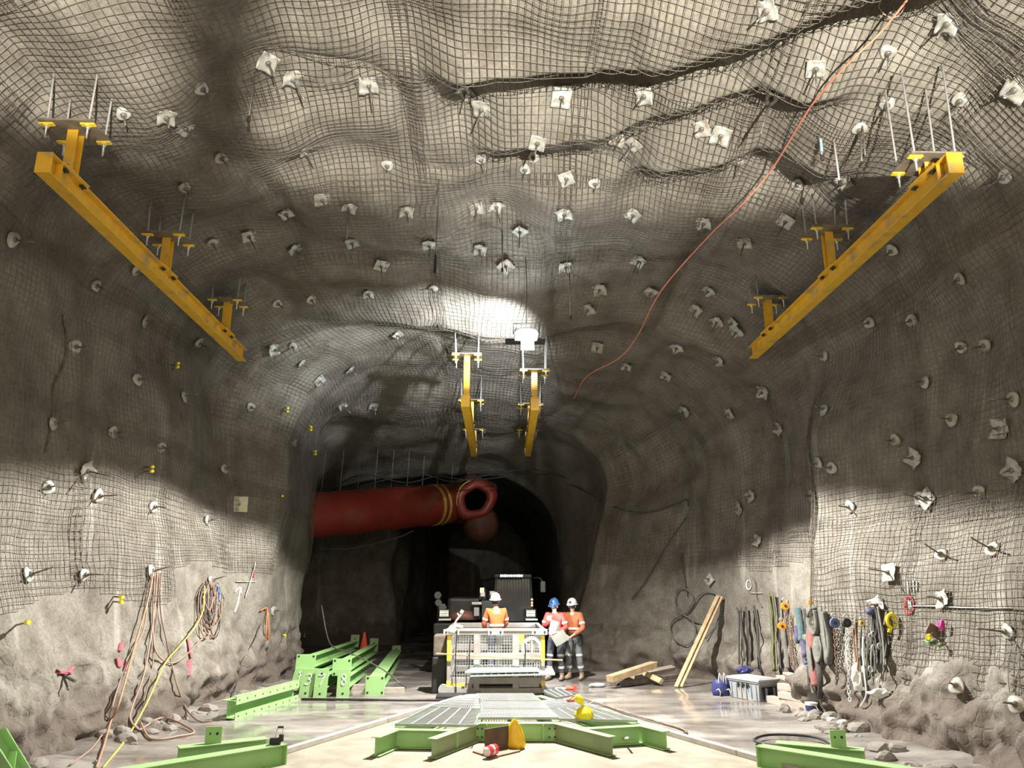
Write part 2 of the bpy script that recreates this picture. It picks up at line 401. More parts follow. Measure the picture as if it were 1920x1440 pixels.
LEDGES.append(([(-1.2, 9.2), (0.0, 8.9), (1.2, 8.9), (2.2, 8.5), (3.2, 7.9), (4.4, 7.0), (5.6, 6.2)], 0.52, 0.8))
LEDGES.append(([(-0.6, 10.9), (0.6, 10.6), (1.6, 10.4), (2.6, 9.7), (3.8, 9.0), (5.0, 8.8)], 0.38, 0.7))
LEDGES.append(([(2.0, 11.6), (3.2, 11.0), (4.4, 10.4), (5.8, 10.2)], 0.40, 0.7))
LEDGES.append(([(-5.2, 6.6), (-4.2, 7.0), (-3.3, 6.4)], 0.16, 0.4))

def grid_obj(name, t0, t1, y0, y1, nt, ny, kind='structure'):
    T = np.linspace(t0, t1, nt); Y = np.linspace(y0, y1, ny)
    TT, YY = np.meshgrid(T, Y)
    P, N = surf(TT, YY)
    idx = np.arange(nt * ny).reshape(ny, nt)
    q = np.stack([idx[:-1, :-1], idx[:-1, 1:], idx[1:, 1:], idx[1:, :-1]], -1).reshape(-1, 4)
    o = fast_mesh(name, P.reshape(-1, 3), q, M['rock'])
    tag(o, kind=kind)
    return o, P, q
import time as _t
_t0 = _t.time()
bvhs = []
ROCK = []
for nm, a, b in (('wall_left', 0, 3.6), ('ceiling', 3.6, 8.4), ('wall_right', 8.4, 12)):
    V = []; Q = []; base = 0
    rows = []
    for (y0, y1, st) in ((-10, 4, 0.30), (4, 23, 0.047), (23, 46, 0.2)):
        k = int((y1 - y0) / st); rows += list(np.linspace(y0, y1, k, endpoint=False))
    rows.append(46.0)
    Y = np.array(rows); T = np.linspace(a, b, int((b - a) / 12 * 540) + 1)
    TT, YY = np.meshgrid(T, Y); P, N = surf(TT, YY)
    idx = np.arange(TT.size).reshape(TT.shape)
    q = np.stack([idx[:-1, :-1], idx[:-1, 1:], idx[1:, 1:], idx[1:, :-1]], -1).reshape(-1, 4)
    o = fast_mesh(nm, P.reshape(-1, 3), q, M['rock']); tag(o, kind='structure')
    ROCK.append(o); bvhs.append(BVHTree.FromPolygons(P.reshape(-1, 3).tolist(), q.tolist()))
# end of the drift and the far end behind the camera
for nm, Yv in (('wall_back', 45.9), ('wall_front', -9.9)):
    mb = MB(); mb.box((0, Yv, 4.5), (20, 0.2, 11)); tag(mb.build(nm, M['rock']), kind='structure')
print('rock', _t.time() - _t0)
def hit(px, py, floor=False):
    d = ray(px, py).normalized(); best = None
    for b in (bvhs + [FLOORB] if floor else bvhs):
        r = b.ray_cast(CAMP, d)
        if r[0] is not None and (best is None or r[3] < best[1]): best = (r[0], r[3], r[1])
    if best is None: return atY(px, py, 25), Vector((0, -1, 0))
    n = best[2]
    if n.dot(d) > 0: n = -n
    return best[0], n

# ------------------------------------------------------------ floor
def floor_material():
    m, nt, b = nmat('muddy_floor')
    tc = node(nt, 'ShaderNodeTexCoord')
    def nz(scale, det, vec=None, rough=0.6):
        n = node(nt, 'ShaderNodeTexNoise'); n.inputs['Scale'].default_value = scale; n.inputs['Detail'].default_value = det; n.inputs['Roughness'].default_value = rough
        link(nt, vec or tc.outputs['Object'], n.inputs['Vector']); return n
    mp = node(nt, 'ShaderNodeMapping'); mp.inputs['Scale'].default_value = (0.35, 1.0, 1.0); mp.inputs['Rotation'].default_value = (0, 0, R(-8))
    link(nt, tc.outputs['Object'], mp.inputs['Vector'])
    streak = nz(1.5, 7, mp.outputs['Vector'], 0.65); wet = nz(0.42, 3); fine = nz(18, 7)
    cr = node(nt, 'ShaderNodeValToRGB')
    cr.color_ramp.elements[0].position = 0.38; cr.color_ramp.elements[0].color = (0.12, 0.105, 0.092, 1)
    cr.color_ramp.elements[1].position = 0.60; cr.color_ramp.elements[1].color = (0.27, 0.25, 0.23, 1)
    link(nt, streak.outputs['Fac'], cr.inputs['Fac'])
    link(nt, cr.outputs['Color'], b.inputs['Base Color'])
    rr = node(nt, 'ShaderNodeValToRGB'); rr.color_ramp.elements[0].position = 0.47; rr.color_ramp.elements[0].color = (0.06, 0.06, 0.06, 1)
    rr.color_ramp.elements[1].position = 0.54; rr.color_ramp.elements[1].color = (0.62, 0.62, 0.62, 1)
    link(nt, wet.outputs['Fac'], rr.inputs['Fac']); link(nt, rr.outputs['Color'], b.inputs['Roughness'])
    bp = node(nt, 'ShaderNodeBump'); bp.inputs['Distance'].default_value = 0.02
    mu = node(nt, 'ShaderNodeMath', operation='MULTIPLY'); mu.inputs[1].default_value = 0.8
    link(nt, rr.outputs['Color'], mu.inputs[0]); link(nt, mu.outputs[0], bp.inputs['Strength'])
    link(nt, fine.outputs['Fac'], bp.inputs['Height']); link(nt, bp.outputs['Normal'], b.inputs['Normal'])
    return m
M['floor'] = floor_material()
nx, ny = 260, 420
X = np.linspace(-11, 9, nx); Y = np.linspace(-10, 46, ny); XX, YY = np.meshgrid(X, Y)
p3 = np.stack([XX, YY, np.zeros_like(XX)], -1)
edge = smooth01((np.abs(XX - 0.2) - 4.9) / 1.6) * (YY < 21)
ZZ = 0.012 * fbm(p3, 1.4, 70, 3) + edge * (0.12 + 0.10 * fbm(p3, 0.5, 71, 3) + 0.15 * np.maximum(0, vnoise(p3, 0.9, 75)))
ZZ = np.minimum(ZZ, 0.45)
idx = np.arange(XX.size).reshape(XX.shape)
q = np.stack([idx[:-1, :-1], idx[:-1, 1:], idx[1:, 1:], idx[1:, :-1]], -1).reshape(-1, 4)
fo = fast_mesh('floor', np.stack([XX, YY, ZZ], -1).reshape(-1, 3), q, M['floor']); tag(fo, kind='structure')
FLOORB = BVHTree.FromPolygons(np.stack([XX, YY, ZZ], -1).reshape(-1, 3).tolist(), q.tolist())

# ------------------------------------------------------------ welded wire mesh sheets
def arc_T(Y, s_list):
    """section parameters T at the given arc lengths measured from the crown (negative = left) at station Y"""
    T = np.linspace(0, 12, 600); p = base_pt(T, np.full_like(T, Y))
    L = np.concatenate([[0], np.cumsum(np.linalg.norm(np.diff(p, axis=0), axis=1))]); L -= np.interp(6.0, T, L)
    return np.interp(s_list, L, T), L[0], L[-1]
def wire_sheet(name, label, Ts, Ys, seed, rad=0.0048, off=0.05, mask=None, group='welded wire mesh sheets', skew=0.0):
    """Ts, Ys: lists of wire positions; each crossing gets a small drift, each wire a real round bar"""
    TT, YY = np.meshgrid(np.array(Ts), np.array(Ys))
    p = base_pt(TT, YY)
    TT2 = TT + 0.030 * vnoise(p, 1.2, 80 + seed) + skew * (YY - YY.mean())
    YY2 = YY + 0.07 * vnoise(p, 1.2, 81 + seed) + 0.02 * vnoise(p, 0.3, 82 + seed)
    TT2 = np.clip(TT2, 0.02, 11.98)
    pb = base_pt(TT2, YY2)
    o = off + 0.035 * vnoise(pb, 0.7, 90 + seed) + 0.045 * np.maximum(0, vnoise(pb, 1.1, 95 + seed))
    # pinned tight against the rock at each plate
    P, N = surf(TT2, YY2, full=False)
    if len(PINS):
        best = np.full(TT.shape, 9.0)
        for b in PINS:
            best = np.minimum(best, np.linalg.norm(P - b, axis=-1))
        o = 0.02 + (o - 0.02) * smooth01(best / 0.45) + 0.01
    P = P + N * o[..., None]
    keep = np.ones(TT.shape, bool) if mask is None else mask(P)
    ny_, nt_ = TT.shape
    def lines(P, N, keep, r, lift):
        # P: (n lines, m points, 3)
        P = P + N * lift
        d = np.gradient(P, axis=1); d /= np.linalg.norm(d, axis=-1, keepdims=True) + 1e-9
        s = np.cross(d, N); s /= np.linalg.norm(s, axis=-1, keepdims=True) + 1e-9
        u = np.cross(s, d)
        V = np.stack([P + s * r, P + u * r, P - s * r, P - u * r], 2)          # n, m, 4, 3
        n, m = P.shape[:2]
        idx = np.arange(n * m * 4).reshape(n, m, 4)
        k = keep[:, :-1] & keep[:, 1:]
        qs = []
        for a in range(4):
            b = (a + 1) % 4
            qs.append(np.stack([idx[:, :-1, a], idx[:, :-1, b], idx[:, 1:, b], idx[:, 1:, a]], -1)[k])
        return V.reshape(-1, 3), np.concatenate(qs)
    V1, Q1 = lines(P, N, keep, rad, 0.0)
    V2, Q2 = lines(P.transpose(1, 0, 2), N.transpose(1, 0, 2), keep.T, rad, rad * 1.6)
    V = np.concatenate([V1, V2]); Q = np.concatenate([Q1, Q2 + len(V1)])
    if len(Q) == 0: return None
    used, inv = np.unique(Q, return_inverse=True); V = V[used]; Q = inv.reshape(-1, 4)
    c = V.mean(0); o_ = fast_mesh(name, V - c, Q, M['wire']); o_.location = c
    return tag(o_, label, 'wire mesh', group)
# ------------------------------------------------------------ rock bolts: plate, dome nut, bar
# (x, y, kind): s square plate, r round dished plate, d domed seat; optional bar length and 2 = double bar
BOLTS = [
 (500,115,'s',.30),(545,142,'s',.30),(375,163,'r',.12),(690,155,'s',.3),(873,168,'s',.22),(905,200,'s',.3),(1052,182,'s',.2),(1210,178,'s',.2),
 (1160,258,'s',.05),(1191,266,'s',.16),(1008,265,'s',.2),(1000,293,'r',.1),(1062,333,'s',.06),(1115,342,'r',.12),(985,315,'r',.1),(900,295,'r',.12),
 (727,308,'r',.03),(568,282,'r',.12),(413,295,'r',.18),(535,397,'s',.12),(602,370,'s',.1),(655,385,'s',.5),(762,393,'s',.14),(893,388,'s',.2),(930,385,'s',.3),
 (1058,398,'s',.06),(1188,400,'s',.22),(1320,415,'s',.1),(975,430,'s',.3),(550,463,'s',.15),(660,452,'s',.1),(465,440,'s',.3),(397,452,'r',.06),(345,348,'r',.14),
 (805,455,'s',.3),(900,465,'s',.1),(948,497,'s',.06),(1058,498,'s',.2),(1198,487,'s',.45),(690,548,'s',.05),(813,538,'r',.05),(715,495,'s',.2),(583,560,'r',.08),
 (519,568,'r',.15),(1442,15,'s',.14),(1530,125,'s',.35),(1780,40,'s',.2),(1665,95,'r',.2),(1665,192,'r',.2),(1802,185,'r',.2),(1908,165,'s',.14),
 (1447,183,'r',.9),(1318,240,'s',.1),(1352,252,'s',.1),(1385,300,'r',.15),(1612,238,'r',.6),(1497,345,'r',.05),(1585,338,'s',.1),(1475,412,'s',.4),
 (1397,452,'s',.25),(1888,330,'r',.12),(1675,467,'r',.12),(1125,540,'s',.05),(1220,545,'s',.1),(1330,543,'s',.05),(1305,580,'s',.12),(1345,602,'s',.3),(1375,605,'s',.05),
 (1382,620,'s',.08),(1175,685,'s',.08),(1250,703,'s',.1),(1285,768,'s',.04),(1370,775,'s',.06),(1432,735,'s',.06),(1350,675,'s',.1),(1105,577,'s',.12),(1270,650,'s',.1),
 (1803,520,'r',.1),(1632,605,'r',.12),(1712,600,'r',.22),(1548,668,'r',.12),(1548,770,'r',.1),(1738,718,'r',.1),(1682,825,'r',.12),(1718,860,'s',.1),
 (1788,788,'r',.16),(1905,748,'r',.2),(1852,647,'r',.14),(1805,650,'r',.1),(1562,878,'r',.1),(1538,868,'r',.05),(1597,950,'r',.12),(1727,935,'r',.2),(1742,937,'s',.05),
 (1840,922,'r',.3),(1905,882,'s',.05),(1880,805,'s',.05),(1463,805,'s',.05),(1410,930,'s',.1),(1525,930,'r',.1),(1768,1042,'r',.25),(1865,1032,'r',.25),
 (1672,1075,'s',.25),(1648,1135,'s',.06),(1773,1125,'s',.1),(1895,1185,'r',.25),(1797,1288,'r',.1),(1910,1322,'r',.1),(1423,1015,'s',.05),(1333,1088,'s',.05),(1388,955,'s',.05),
 (177,535,'r',.1),(253,505,'r',.15),(20,448,'r',.2),(138,650,'r',.15),(268,602,'r',.15),(370,642,'r',.1),(254,712,'r',.1),(342,745,'r',.16),(469,762,'r',.1),
 (95,795,'r',.12),(208,810,'r',.14),(299,838,'r',.14),(418,880,'r',.1),(87,915,'r',.05),(181,930,'r',.2),(284,950,'r',.16),(385,975,'r',.12),(158,882,'s',.4),
 (549,648,'r',.12),(512,655,'s',.05),(564,680,'r',.12),(597,712,'s',.2),(550,830,'r',.05),(153,1078,'r',.2),(280,1072,'r',.25),(392,1090,'r',.2),(48,1080,'r',.2),
 (510,1145,'r',.08),(230,210,'r',.12),(310,215,'s',.08),(343,235,'s',.08),(640,758,'s',.25),(700,760,'s',.2),(655,690,'s',.1),(1120,650,'s',.1),(745,625,'s',.2),(690,930,'s',.05),
]
def dish(kind, rnd):
    """plate in its own frame: z points off the rock"""
    mb = MB()
    if kind == 's':
        n = 9; a = rnd.uniform(.115, .145); cup = rnd.uniform(.012, .03); ph = rnd.uniform(0, 6)
        for sgn, dz in ((1, 0.006), (-1, 0.0)):
            base = len(mb.v)
            for i in range(n):
                for j in range(n):
                    x = (i / (n - 1) * 2 - 1) * a; y = (j / (n - 1) * 2 - 1) * a
                    r = math.hypot(x, y) / a
                    z = cup * (max(0, 1 - (r / 0.55) ** 2)) * 1.4 + 0.012 * math.sin(4 * math.atan2(y, x) + ph) * r + 0.02 * r * rnd.uniform(.7, 1.3) * (1 if r > 1.1 else .2)
                    mb.v.append((x, y, z + dz + 0.01))
            for i in range(n - 1):
                for j in range(n - 1):
                    k = base + i * n + j
                    mb.f.append((k, k + n, k + n + 1, k + 1) if sgn > 0 else (k, k + 1, k + n + 1, k + n))
        N2 = n * n
        ring = [i * n for i in range(n)] + [(n - 1) * n + j for j in range(1, n)] + [i * n + n - 1 for i in range(n - 2, -1, -1)] + [j for j in range(n - 2, 0, -1)]
        for q in range(len(ring)):
            a1, a2 = ring[q], ring[(q + 1) % len(ring)]; mb.f.append((a1, a2, a2 + N2, a1 + N2))
    else:
        a = rnd.uniform(.095, .115); k1, k2 = rnd.uniform(0, 6), rnd.uniform(0, 6)
        jit = lambda th, i: 0.10 * math.sin(3 * th + k1) * (i in (1, 2, 3)) + 0.06 * math.sin(2 * th + k2) * (i < 4)
        mb.lathe([(a * .96, 0), (a, .006), (a * .98, .012), (a * .78, .022), (a * .55, .018), (a * .42, .034), (a * .2, .04), (0.0001, .04)], 22, jitter=jit)
    return mb
def bolt_at(px, py, kind, blen, label, group, rnd, point=None, normal=None):
    if point is None: p, n = hit(px, py)
    else: p, n = point, normal
    n = n.copy()
    if n.length < .1: n = Vector((0, 0, -1))
    # plates sit off true: swing towards the middle of the chamber
    mid = (Vector((0.3, p.y - 0.8, 3.6)) - p).normalized()
    n = (n * 0.55 + mid * 0.45 + Vector((rnd.uniform(-.22, .22), rnd.uniform(-.28, .1), rnd.uniform(-.18, .18)))).normalized()
    rot = n.to_track_quat('Z', 'Y').to_euler()
    rz = Euler((0, 0, rnd.uniform(0, 6.28)))
    rot = (rot.to_matrix() @ rz.to_matrix()).to_euler()
    t = thing('rock_bolt', label, 'rock bolt', p + n * 0.035, rot, group)
    mt = M['galv'] if rnd.random() < .8 else M['galv_dull']
    dish(kind, rnd).build('plate', mt, t, smooth=True, world=False)
    nb = MB()
    nb.lathe([(.038, .03), (.04, .045), (.03, .062), (.021, .066), (.021, .09), (.0001, .09)], 10)
    nb.build('nut', M['rod'], t, world=False, smooth=False)
    rb = MB(); L = blen + .09
    droop = Vector((rnd.uniform(-.03, .03), rnd.uniform(-.03, .03), 0))
    rb.tube([(0, 0, .05), (droop.x * .4, droop.y * .4, .05 + L * .5), (droop.x, droop.y, .05 + L)], .0125, 7)
    if blen >= .45: rb.tube([(.05, .02, .0), (.06, .03, L * .5), (.05, .02, L * .95)], .011, 7)
    rb.build('bar', M['rod'], t, world=False, smooth=True)
    return p, n
M['galv_dull'] = simple('galvanised_dull', (0.36, 0.34, 0.30), 0.6, 0.2, 0.25, 12, 0.3, 30, (0.2, 0.17, 0.13), 0.4)
rnd = random.Random(3)
# describe where each bolt sits, in words
def zone(px, py):
    if px < 470 and py > 1000: return 'low on the left wall above the cable bundles'
    if px < 620 and py > 600 and px >= 470: return 'on the left rim where the chamber narrows'
    if px < 620 and py > 420 and not (px > 480): return 'on the dim left wall below the yellow beam'
    if px > 1500 and py > 1000: return 'low on the right wall under mesh'
    if px > 1500 and py > 480: return 'on the dim right wall below the yellow beam'
    if 1240 < px <= 1500 and py > 640: return 'on the dark right side of the bay'
    if 480 < px < 1240 and py > 600: return 'on the inner roof around the hanging beams'
    if py < 240: return 'on the bright near roof, front row'
    if py < 360: return 'on the lit near roof, second row'
    if py < 480: return 'on the middle roof past the edge of the light'
    return 'on the far roof near the hanging lamp'
KN = {'s': 'square bolt plate', 'r': 'round bolt washer'}
zc = {}
for b in BOLTS: zc.setdefault((zone(b[0], b[1]), b[2]), []).append(b)
ORD = ['leftmost', 'second', 'third', 'fourth', 'fifth', 'sixth', 'seventh', 'eighth', 'ninth', 'tenth', 'eleventh', 'twelfth', 'thirteenth', 'fourteenth', 'fifteenth', 'sixteenth', 'seventeenth', 'eighteenth', 'nineteenth', 'twentieth', 'twenty-first', 'twenty-second', 'twenty-third', 'twenty-fourth']
PINS = []
for (z, k), L in zc.items():
    L.sort(key=lambda b: b[0])
    for i, b in enumerate(L):
        pos = ORD[i] + ('' if i == 0 else ' from the left')
        if len(L) > 1 and i == len(L) - 1: pos = 'rightmost'
        z = z.replace('on the ', 'on ')
        lab = '%s %s' % (KN[k], z) if len(L) == 1 else '%s %s, %s' % (KN[k], z, pos)
        p, n = bolt_at(b[0], b[1], b[2], b[3], lab, 'rock bolts ' + z.split(',')[0], rnd)
        PINS.append(np.array(p))

# ------------------------------------------------------------ mesh sheets over walls and roof
ROWN = ['nearest row', 'second row', 'third row', 'fourth row', 'fifth row', 'sixth row', 'seventh row', 'deepest row']
COLN = ['low on left wall', 'high on left wall', 'on left haunch', 'left of crown', 'along crown', 'right of crown', 'on right haunch', 'high on right wall', 'low on right wall']
def keep_low(P):
    x, y, z = P[..., 0], P[..., 1], P[..., 2]
    lim = np.where(x < 0, 1.95 + 0.12 * np.sin(y * 1.7) + np.where(y > 14.5, 0.5, 0), 0.62 + 0.1 * np.sin(y * 2.1) + np.where(y > 15, 1.9, 0))
    return z > lim
for yi, (ya, yb) in enumerate(((4.6, 7.3), (7.1, 9.7), (9.5, 12.1), (11.9, 14.5), (14.3, 16.9), (16.7, 19.3), (19.1, 21.6), (21.4, 26.4))):
    yv = (ya + yb) / 2
    _, Lm, Lp = arc_T(yv, [0])
    edges = [Lm + 1.7, (Lm + 1.7) * .74, -6.2, -3.7, -1.2, 1.3, 3.8, 6.3, (Lp - .4) * .78, Lp - 0.5]
    if yi >= 6: edges = [Lm + 2.2, (Lm + 2.2) * .8, -5.0, -3.3, -1.2, 1.1, 2.9, 4.6, (Lp - .4) * .8, Lp - 1.7]
    for k in range(9):
        s0, s1 = edges[k] - 0.14, edges[k + 1] + 0.14
        sl = np.arange(s0, s1, 0.1)
        Tl, _, _ = arc_T(yv, sl)
        sk = rnd.uniform(-.012, .012)
        wire_sheet('wire_mesh_sheet', 'grey welded wire mesh sheet %s, %s from the viewer' % (COLN[k], ROWN[yi]), Tl, np.arange(ya, yb + 0.05, 0.1), yi * 13 + k, mask=keep_low, skew=sk, off=0.04 + 0.03 * rnd.random())
print('mesh', _t.time() - _t0)
# ------------------------------------------------------------ materials for steelwork and goods
M['yellow'] = simple('yellow_paint', (0.70, 0.41, 0.03), 0.42, 0.0, 0.10, 5, 0.08, 30, (0.38, 0.27, 0.13), 0.22)
M['yellow2'] = simple('yellow_paint_bright', (0.85, 0.60, 0.06), 0.45, 0.0, 0.08, 9, 0, 30, (0.45, 0.36, 0.18), 0.12)
M['plate'] = simple('brown_steel_plate', (0.20, 0.17, 0.13), 0.55, 0.3, 0.3, 7, 0.2, 30)
M['dark'] = simple('dark_steel', (0.045, 0.042, 0.04), 0.5, 0.3, 0.3, 9)
M['black'] = simple('black_rubber', (0.015, 0.015, 0.016), 0.6)
M['green'] = simple('green_primer', (0.28, 0.49, 0.19), 0.5, 0.0, 0.06, 3.0, 0.04, 60, (0.30, 0.37, 0.22), 0.10)
M['green_dk'] = simple('green_primer_dusty', (0.24, 0.33, 0.16), 0.6, 0.0, 0.12, 3.0, 0.05, 60, (0.30, 0.28, 0.20), 0.4)
M['chalk'] = simple('white_paint_marker', (0.85, 0.88, 0.86), 0.7, 0, 0.05)
M['zinc'] = simple('zinc', (0.55, 0.55, 0.53), 0.38, 0.5, 0.1, 9)
M['grate'] = simple('galvanised_grating', (0.36, 0.37, 0.375), 0.5, 0.15, 0.08, 6)
M['timber'] = simple('sawn_timber', (0.42, 0.30, 0.175), 0.75, 0, 0.22, 6, 0.3, 50)
M['timber_pale'] = simple('dusty_timber', (0.36, 0.31, 0.26), 0.8, 0, 0.16, 9, 0.3, 50)
M['timber_dk'] = simple('dirty_timber', (0.14, 0.115, 0.09), 0.85, 0, 0.3, 7, 0.3, 50)
M['orange_cable'] = simple('orange_cable', (0.62, 0.20, 0.12), 0.5)
M['glass_lit'] = emis('lamp_glass_lit', (0.93, 0.97, 1.0), 90)
M['duct'] = simple('red_duct_fabric', (0.22, 0.028, 0.018), 0.45, 0, 0.10, 2.2, 0.25, 6, (0.22, 0.08, 0.05), 0.15)
M['duct_dk'] = simple('brown_duct_fabric', (0.11, 0.045, 0.033), 0.6, 0, 0.15, 3, 0.3, 8)
M['strap'] = simple('yellow_strap', (0.42, 0.32, 0.05), 0.6)
M['concrete'] = simple('concrete_slab', (0.27, 0.24, 0.185), 0.85, 0, 0.18, 3, 0.35, 26, (0.19, 0.165, 0.13), 0.4)
M['concrete_edge'] = simple('concrete_edge', (0.36, 0.335, 0.295), 0.8, 0, 0.12, 4, 0.2, 30)
M['ppe_orange'] = simple('orange_work_shirt', (0.66, 0.17, 0.05), 0.8, 0, 0.08, 14, 0.25, 20)
M['ppe_dusty'] = simple('dusty_orange_shirt', (0.40, 0.12, 0.05), 0.85, 0, 0.15, 12, 0.25, 20)
M['ppe_red'] = simple('red_work_shirt', (0.62, 0.085, 0.06), 0.85, 0, 0.1, 12, 0.25, 20)
M['navy'] = simple('navy_work_trousers', (0.075, 0.085, 0.115), 0.85, 0, 0.25, 9, 0.3, 18, (0.2, 0.18, 0.16), 0.25)
M['grey_trouser'] = simple('grey_work_trousers', (0.13, 0.15, 0.17), 0.85, 0, 0.25, 9, 0.3, 18, (0.24, 0.22, 0.19), 0.3)
M['reflect'] = simple('reflective_tape', (0.55, 0.57, 0.57), 0.35, 0.1, 0.06)
M['skin'] = simple('skin', (0.52, 0.29, 0.20), 0.55, 0, 0.06)
M['hair'] = simple('dark_hair', (0.03, 0.022, 0.018), 0.8)
M['helmet_white'] = simple('white_helmet', (0.60, 0.60, 0.56), 0.3, 0, 0.04, 8, 0, 30, (0.5, 0.45, 0.38), 0.1)
M['helmet_blue'] = simple('blue_helmet', (0.05, 0.13, 0.30), 0.3, 0, 0.06)
M['boot'] = simple('dusty_boots', (0.26, 0.215, 0.165), 0.85, 0, 0.2, 14)
M['glove'] = simple('grey_glove', (0.30, 0.27, 0.24), 0.8)
M['paper'] = simple('white_sheet', (0.58, 0.58, 0.55), 0.7, 0, 0.04)

# ------------------------------------------------------------ overhead runway beams
def hanger(t, bx, by, ztop, hgt, rods, name='hanger', turn=0.0):
    """clamp plate on the top flange, post, square head plate with four strap clamps and rods to the roof"""
    mb = MB(); H = 0.13
    mb.ibeam((bx, by, ztop + .02), (bx, by, ztop + hgt), .15, .13, .010, .008, up=(0, 1, 0))
    post = mb.build(name, M['yellow'], t)
    c = MB(); c.box((bx, by, ztop + .014), (.2, .58, .022))
    cp = c.build('clamp_plate', M['yellow'], post, bevel=.003)
    b = MB()
    for dy in (-.2, .2):
        for dx in (-.065, .065):
            b.cyl((bx + dx, by + dy, ztop - .075), (bx + dx, by + dy, ztop + .055), .013, 6)
            b.box((bx + dx, by + dy, ztop - .04), (.055, .075, .022))
            b.cyl((bx + dx, by + dy, ztop + .026), (bx + dx, by + dy, ztop + .048), .024, 6)
    b.build('clamp_bolt', M['dark'], post)
    zt = ztop + hgt
    p = MB(); p.box((bx, by, zt + .012), (.66, .56, .024)); p.build('head_plate', M['plate'], post, bevel=.003)
    for k, (sx, sy) in enumerate(((-1, -1), (1, -1), (1, 1), (-1, 1))):
        q = MB(); q.box((bx + sx * .25, by + sy * .2, zt - .012), (.17, .065, .02)); q.box((bx + sx * .25, by + sy * .2, zt - .03), (.05, .05, .018))
        q.build('strap_clamp', M['yellow2'], post)
        top = zt + rods + .1 * ((k * 7) % 3)
        r_ = MB(); r_.tube([(bx + sx * .25, by + sy * .2, zt - .2), (bx + sx * .25, by + sy * .2, zt), (bx + sx * .25 + .02 * sx, by + sy * .2, top)], .013, 8)
        r_.cyl((bx + sx * .25, by + sy * .2, zt - .07), (bx + sx * .25, by + sy * .2, zt - .03), .026, 6)
        r_.build('threaded_rod', M['zinc'], post, smooth=True)
    return post
def runway(label, p0, p1, hang, side, end_plate=True, group=None, h=.26, w=.18, name='runway_beam'):
    """p0, p1: ends of the bottom flange line"""
    p0, p1 = Vector(p0), Vector(p1); d = (p1 - p0).normalized()
    t = thing(name, label, 'crane beam', (p0 + p1) / 2, group=group)
    mb = MB(); up = Vector((0, 0, h / 2))
    mb.ibeam(p0 + up, p1 + up, h, w, .016, .011); mb.build('beam', M['yellow'], t, bevel=.002)
    if end_plate:
        e = MB(); e.box((p0.x, p0.y - .008, p0.z + h / 2), (w + .004, .016, h + .004)); e.build('end_plate', M['yellow'], t)
    for q in (p0 + d * .22, p1 - d * .3):
        s_ = MB(); s_.box((q.x + side * w * .27, q.y, q.z + h / 2), (w * .44, .014, h - .04)); s_.build('stiffener', M['yellow'], t)
        s_ = MB(); s_.box((q.x - side * w * .27, q.y, q.z + h / 2), (w * .44, .014, h - .04)); s_.build('stiffener', M['yellow'], t)
    for (y, hg, rods) in hang:
        x = p0.x + (p1.x - p0.x) * (y - p0.y) / (p1.y - p0.y)
        hanger(t, x, y, p0.z + h, hg, rods)
    return t
zb = 6.78
runway('long yellow steel beam hanging under the roof on the left', fl(80, 324, zb), fl(454, 678, zb),
       [(fl(146, 329, zb + .27).y, .60, .75), (fl(323, 508, zb + .27).y, .56, .6), (fl(441, 622, zb + .27).y, .62, .5)], 1, group=None)
runway('long yellow steel beam hanging under the roof on the right', fl(1793, 325, zb), fl(1412, 673, zb),
       [(fl(1725, 331, zb + .27).y, .17, 1.2), (fl(1548, 507, zb + .27).y, .66, .6), (fl(1434, 618, zb + .27).y, .62, .5)], -1)
zc_ = 5.85
runway('yellow beam hanging deep in the chamber, left of the lit lamp', fl(872.5, 763, zc_), fl(889, 856, zc_),
       [(16.75, 1.02, .5), (19.9, .7, .6), (22.9, .5, .4)], 1)
runway('yellow beam hanging deep in the chamber, right below the lit lamp', fl(1003, 769, zc_), fl(989, 856, zc_),
       [(16.75, .66, .8), (19.9, .6, .6), (22.9, .5, .4)], -1)

# ------------------------------------------------------------ the hanging floodlight, and the floor lamp behind the camera
t = thing('floodlight', 'lit white floodlight hanging from the middle of the roof', 'lamp', LAMP)
h = MB(); h.box(LAMP + Vector((0, 0, 0.0)), (.46, .30, .10), rot=(R(-10), 0, 0))
for i in range(9): h.box(LAMP + Vector((-.2 + i * .05, 0, .07)), (.012, .26, .06))
h.build('housing', M['dark'], t, bevel=.006)
g = MB(); g.lathe([(.0001, -.01), (.21, -.01), (.22, .012), (.0001, .02)], 30, mat=Matrix.Translation(LAMP + Vector((0, -.17, -.05))) @ Euler((R(72), 0, 0)).to_matrix().to_4x4() @ Matrix.Diagonal((1, .55, 1, 1))); g.box(LAMP + Vector((0, -.012, -.06)), (.42, .26, .02), rot=(R(-10), 0, 0)); g.build('lamp_glass', M['glass_lit'], t)
g = MB(); g.box(LAMP + Vector((.03, .105, -.19)), (.26, .008, .20)); g.build('added_rear_blocker', M['black'], t)  # added plate, keeps the flood beam off the back of the chamber
roofp, _ = hit(1000, 575)
b = MB(); b.tube([LAMP + Vector((-.25, 0, 0)), LAMP + Vector((-.25, 0, .22)), LAMP + Vector((.25, 0, .22)), LAMP + Vector((.25, 0, 0))], .012, 6)
b.tube([LAMP + Vector((0, 0, .22)), LAMP + Vector((0.02, .05, 1.0)), LAMP + Vector((0, .1, 1.75))], .009, 6); b.build('bracket', M['dark'], t)
g = MB(); g.box(LAMP + Vector((0, .19, .02)), (.2, .05, .12), rot=(R(12), 0, 0)); g.build('added_rear_head', M['dark'], t)  # added second head, invented to house the rear fill light
g = MB(); g.box(LAMP + Vector((0, .222, .022)), (.17, .012, .10), rot=(R(12), 0, 0)); g.build('added_rear_glow', M['glass_lit'], t)  # added glowing face for the invented rear head
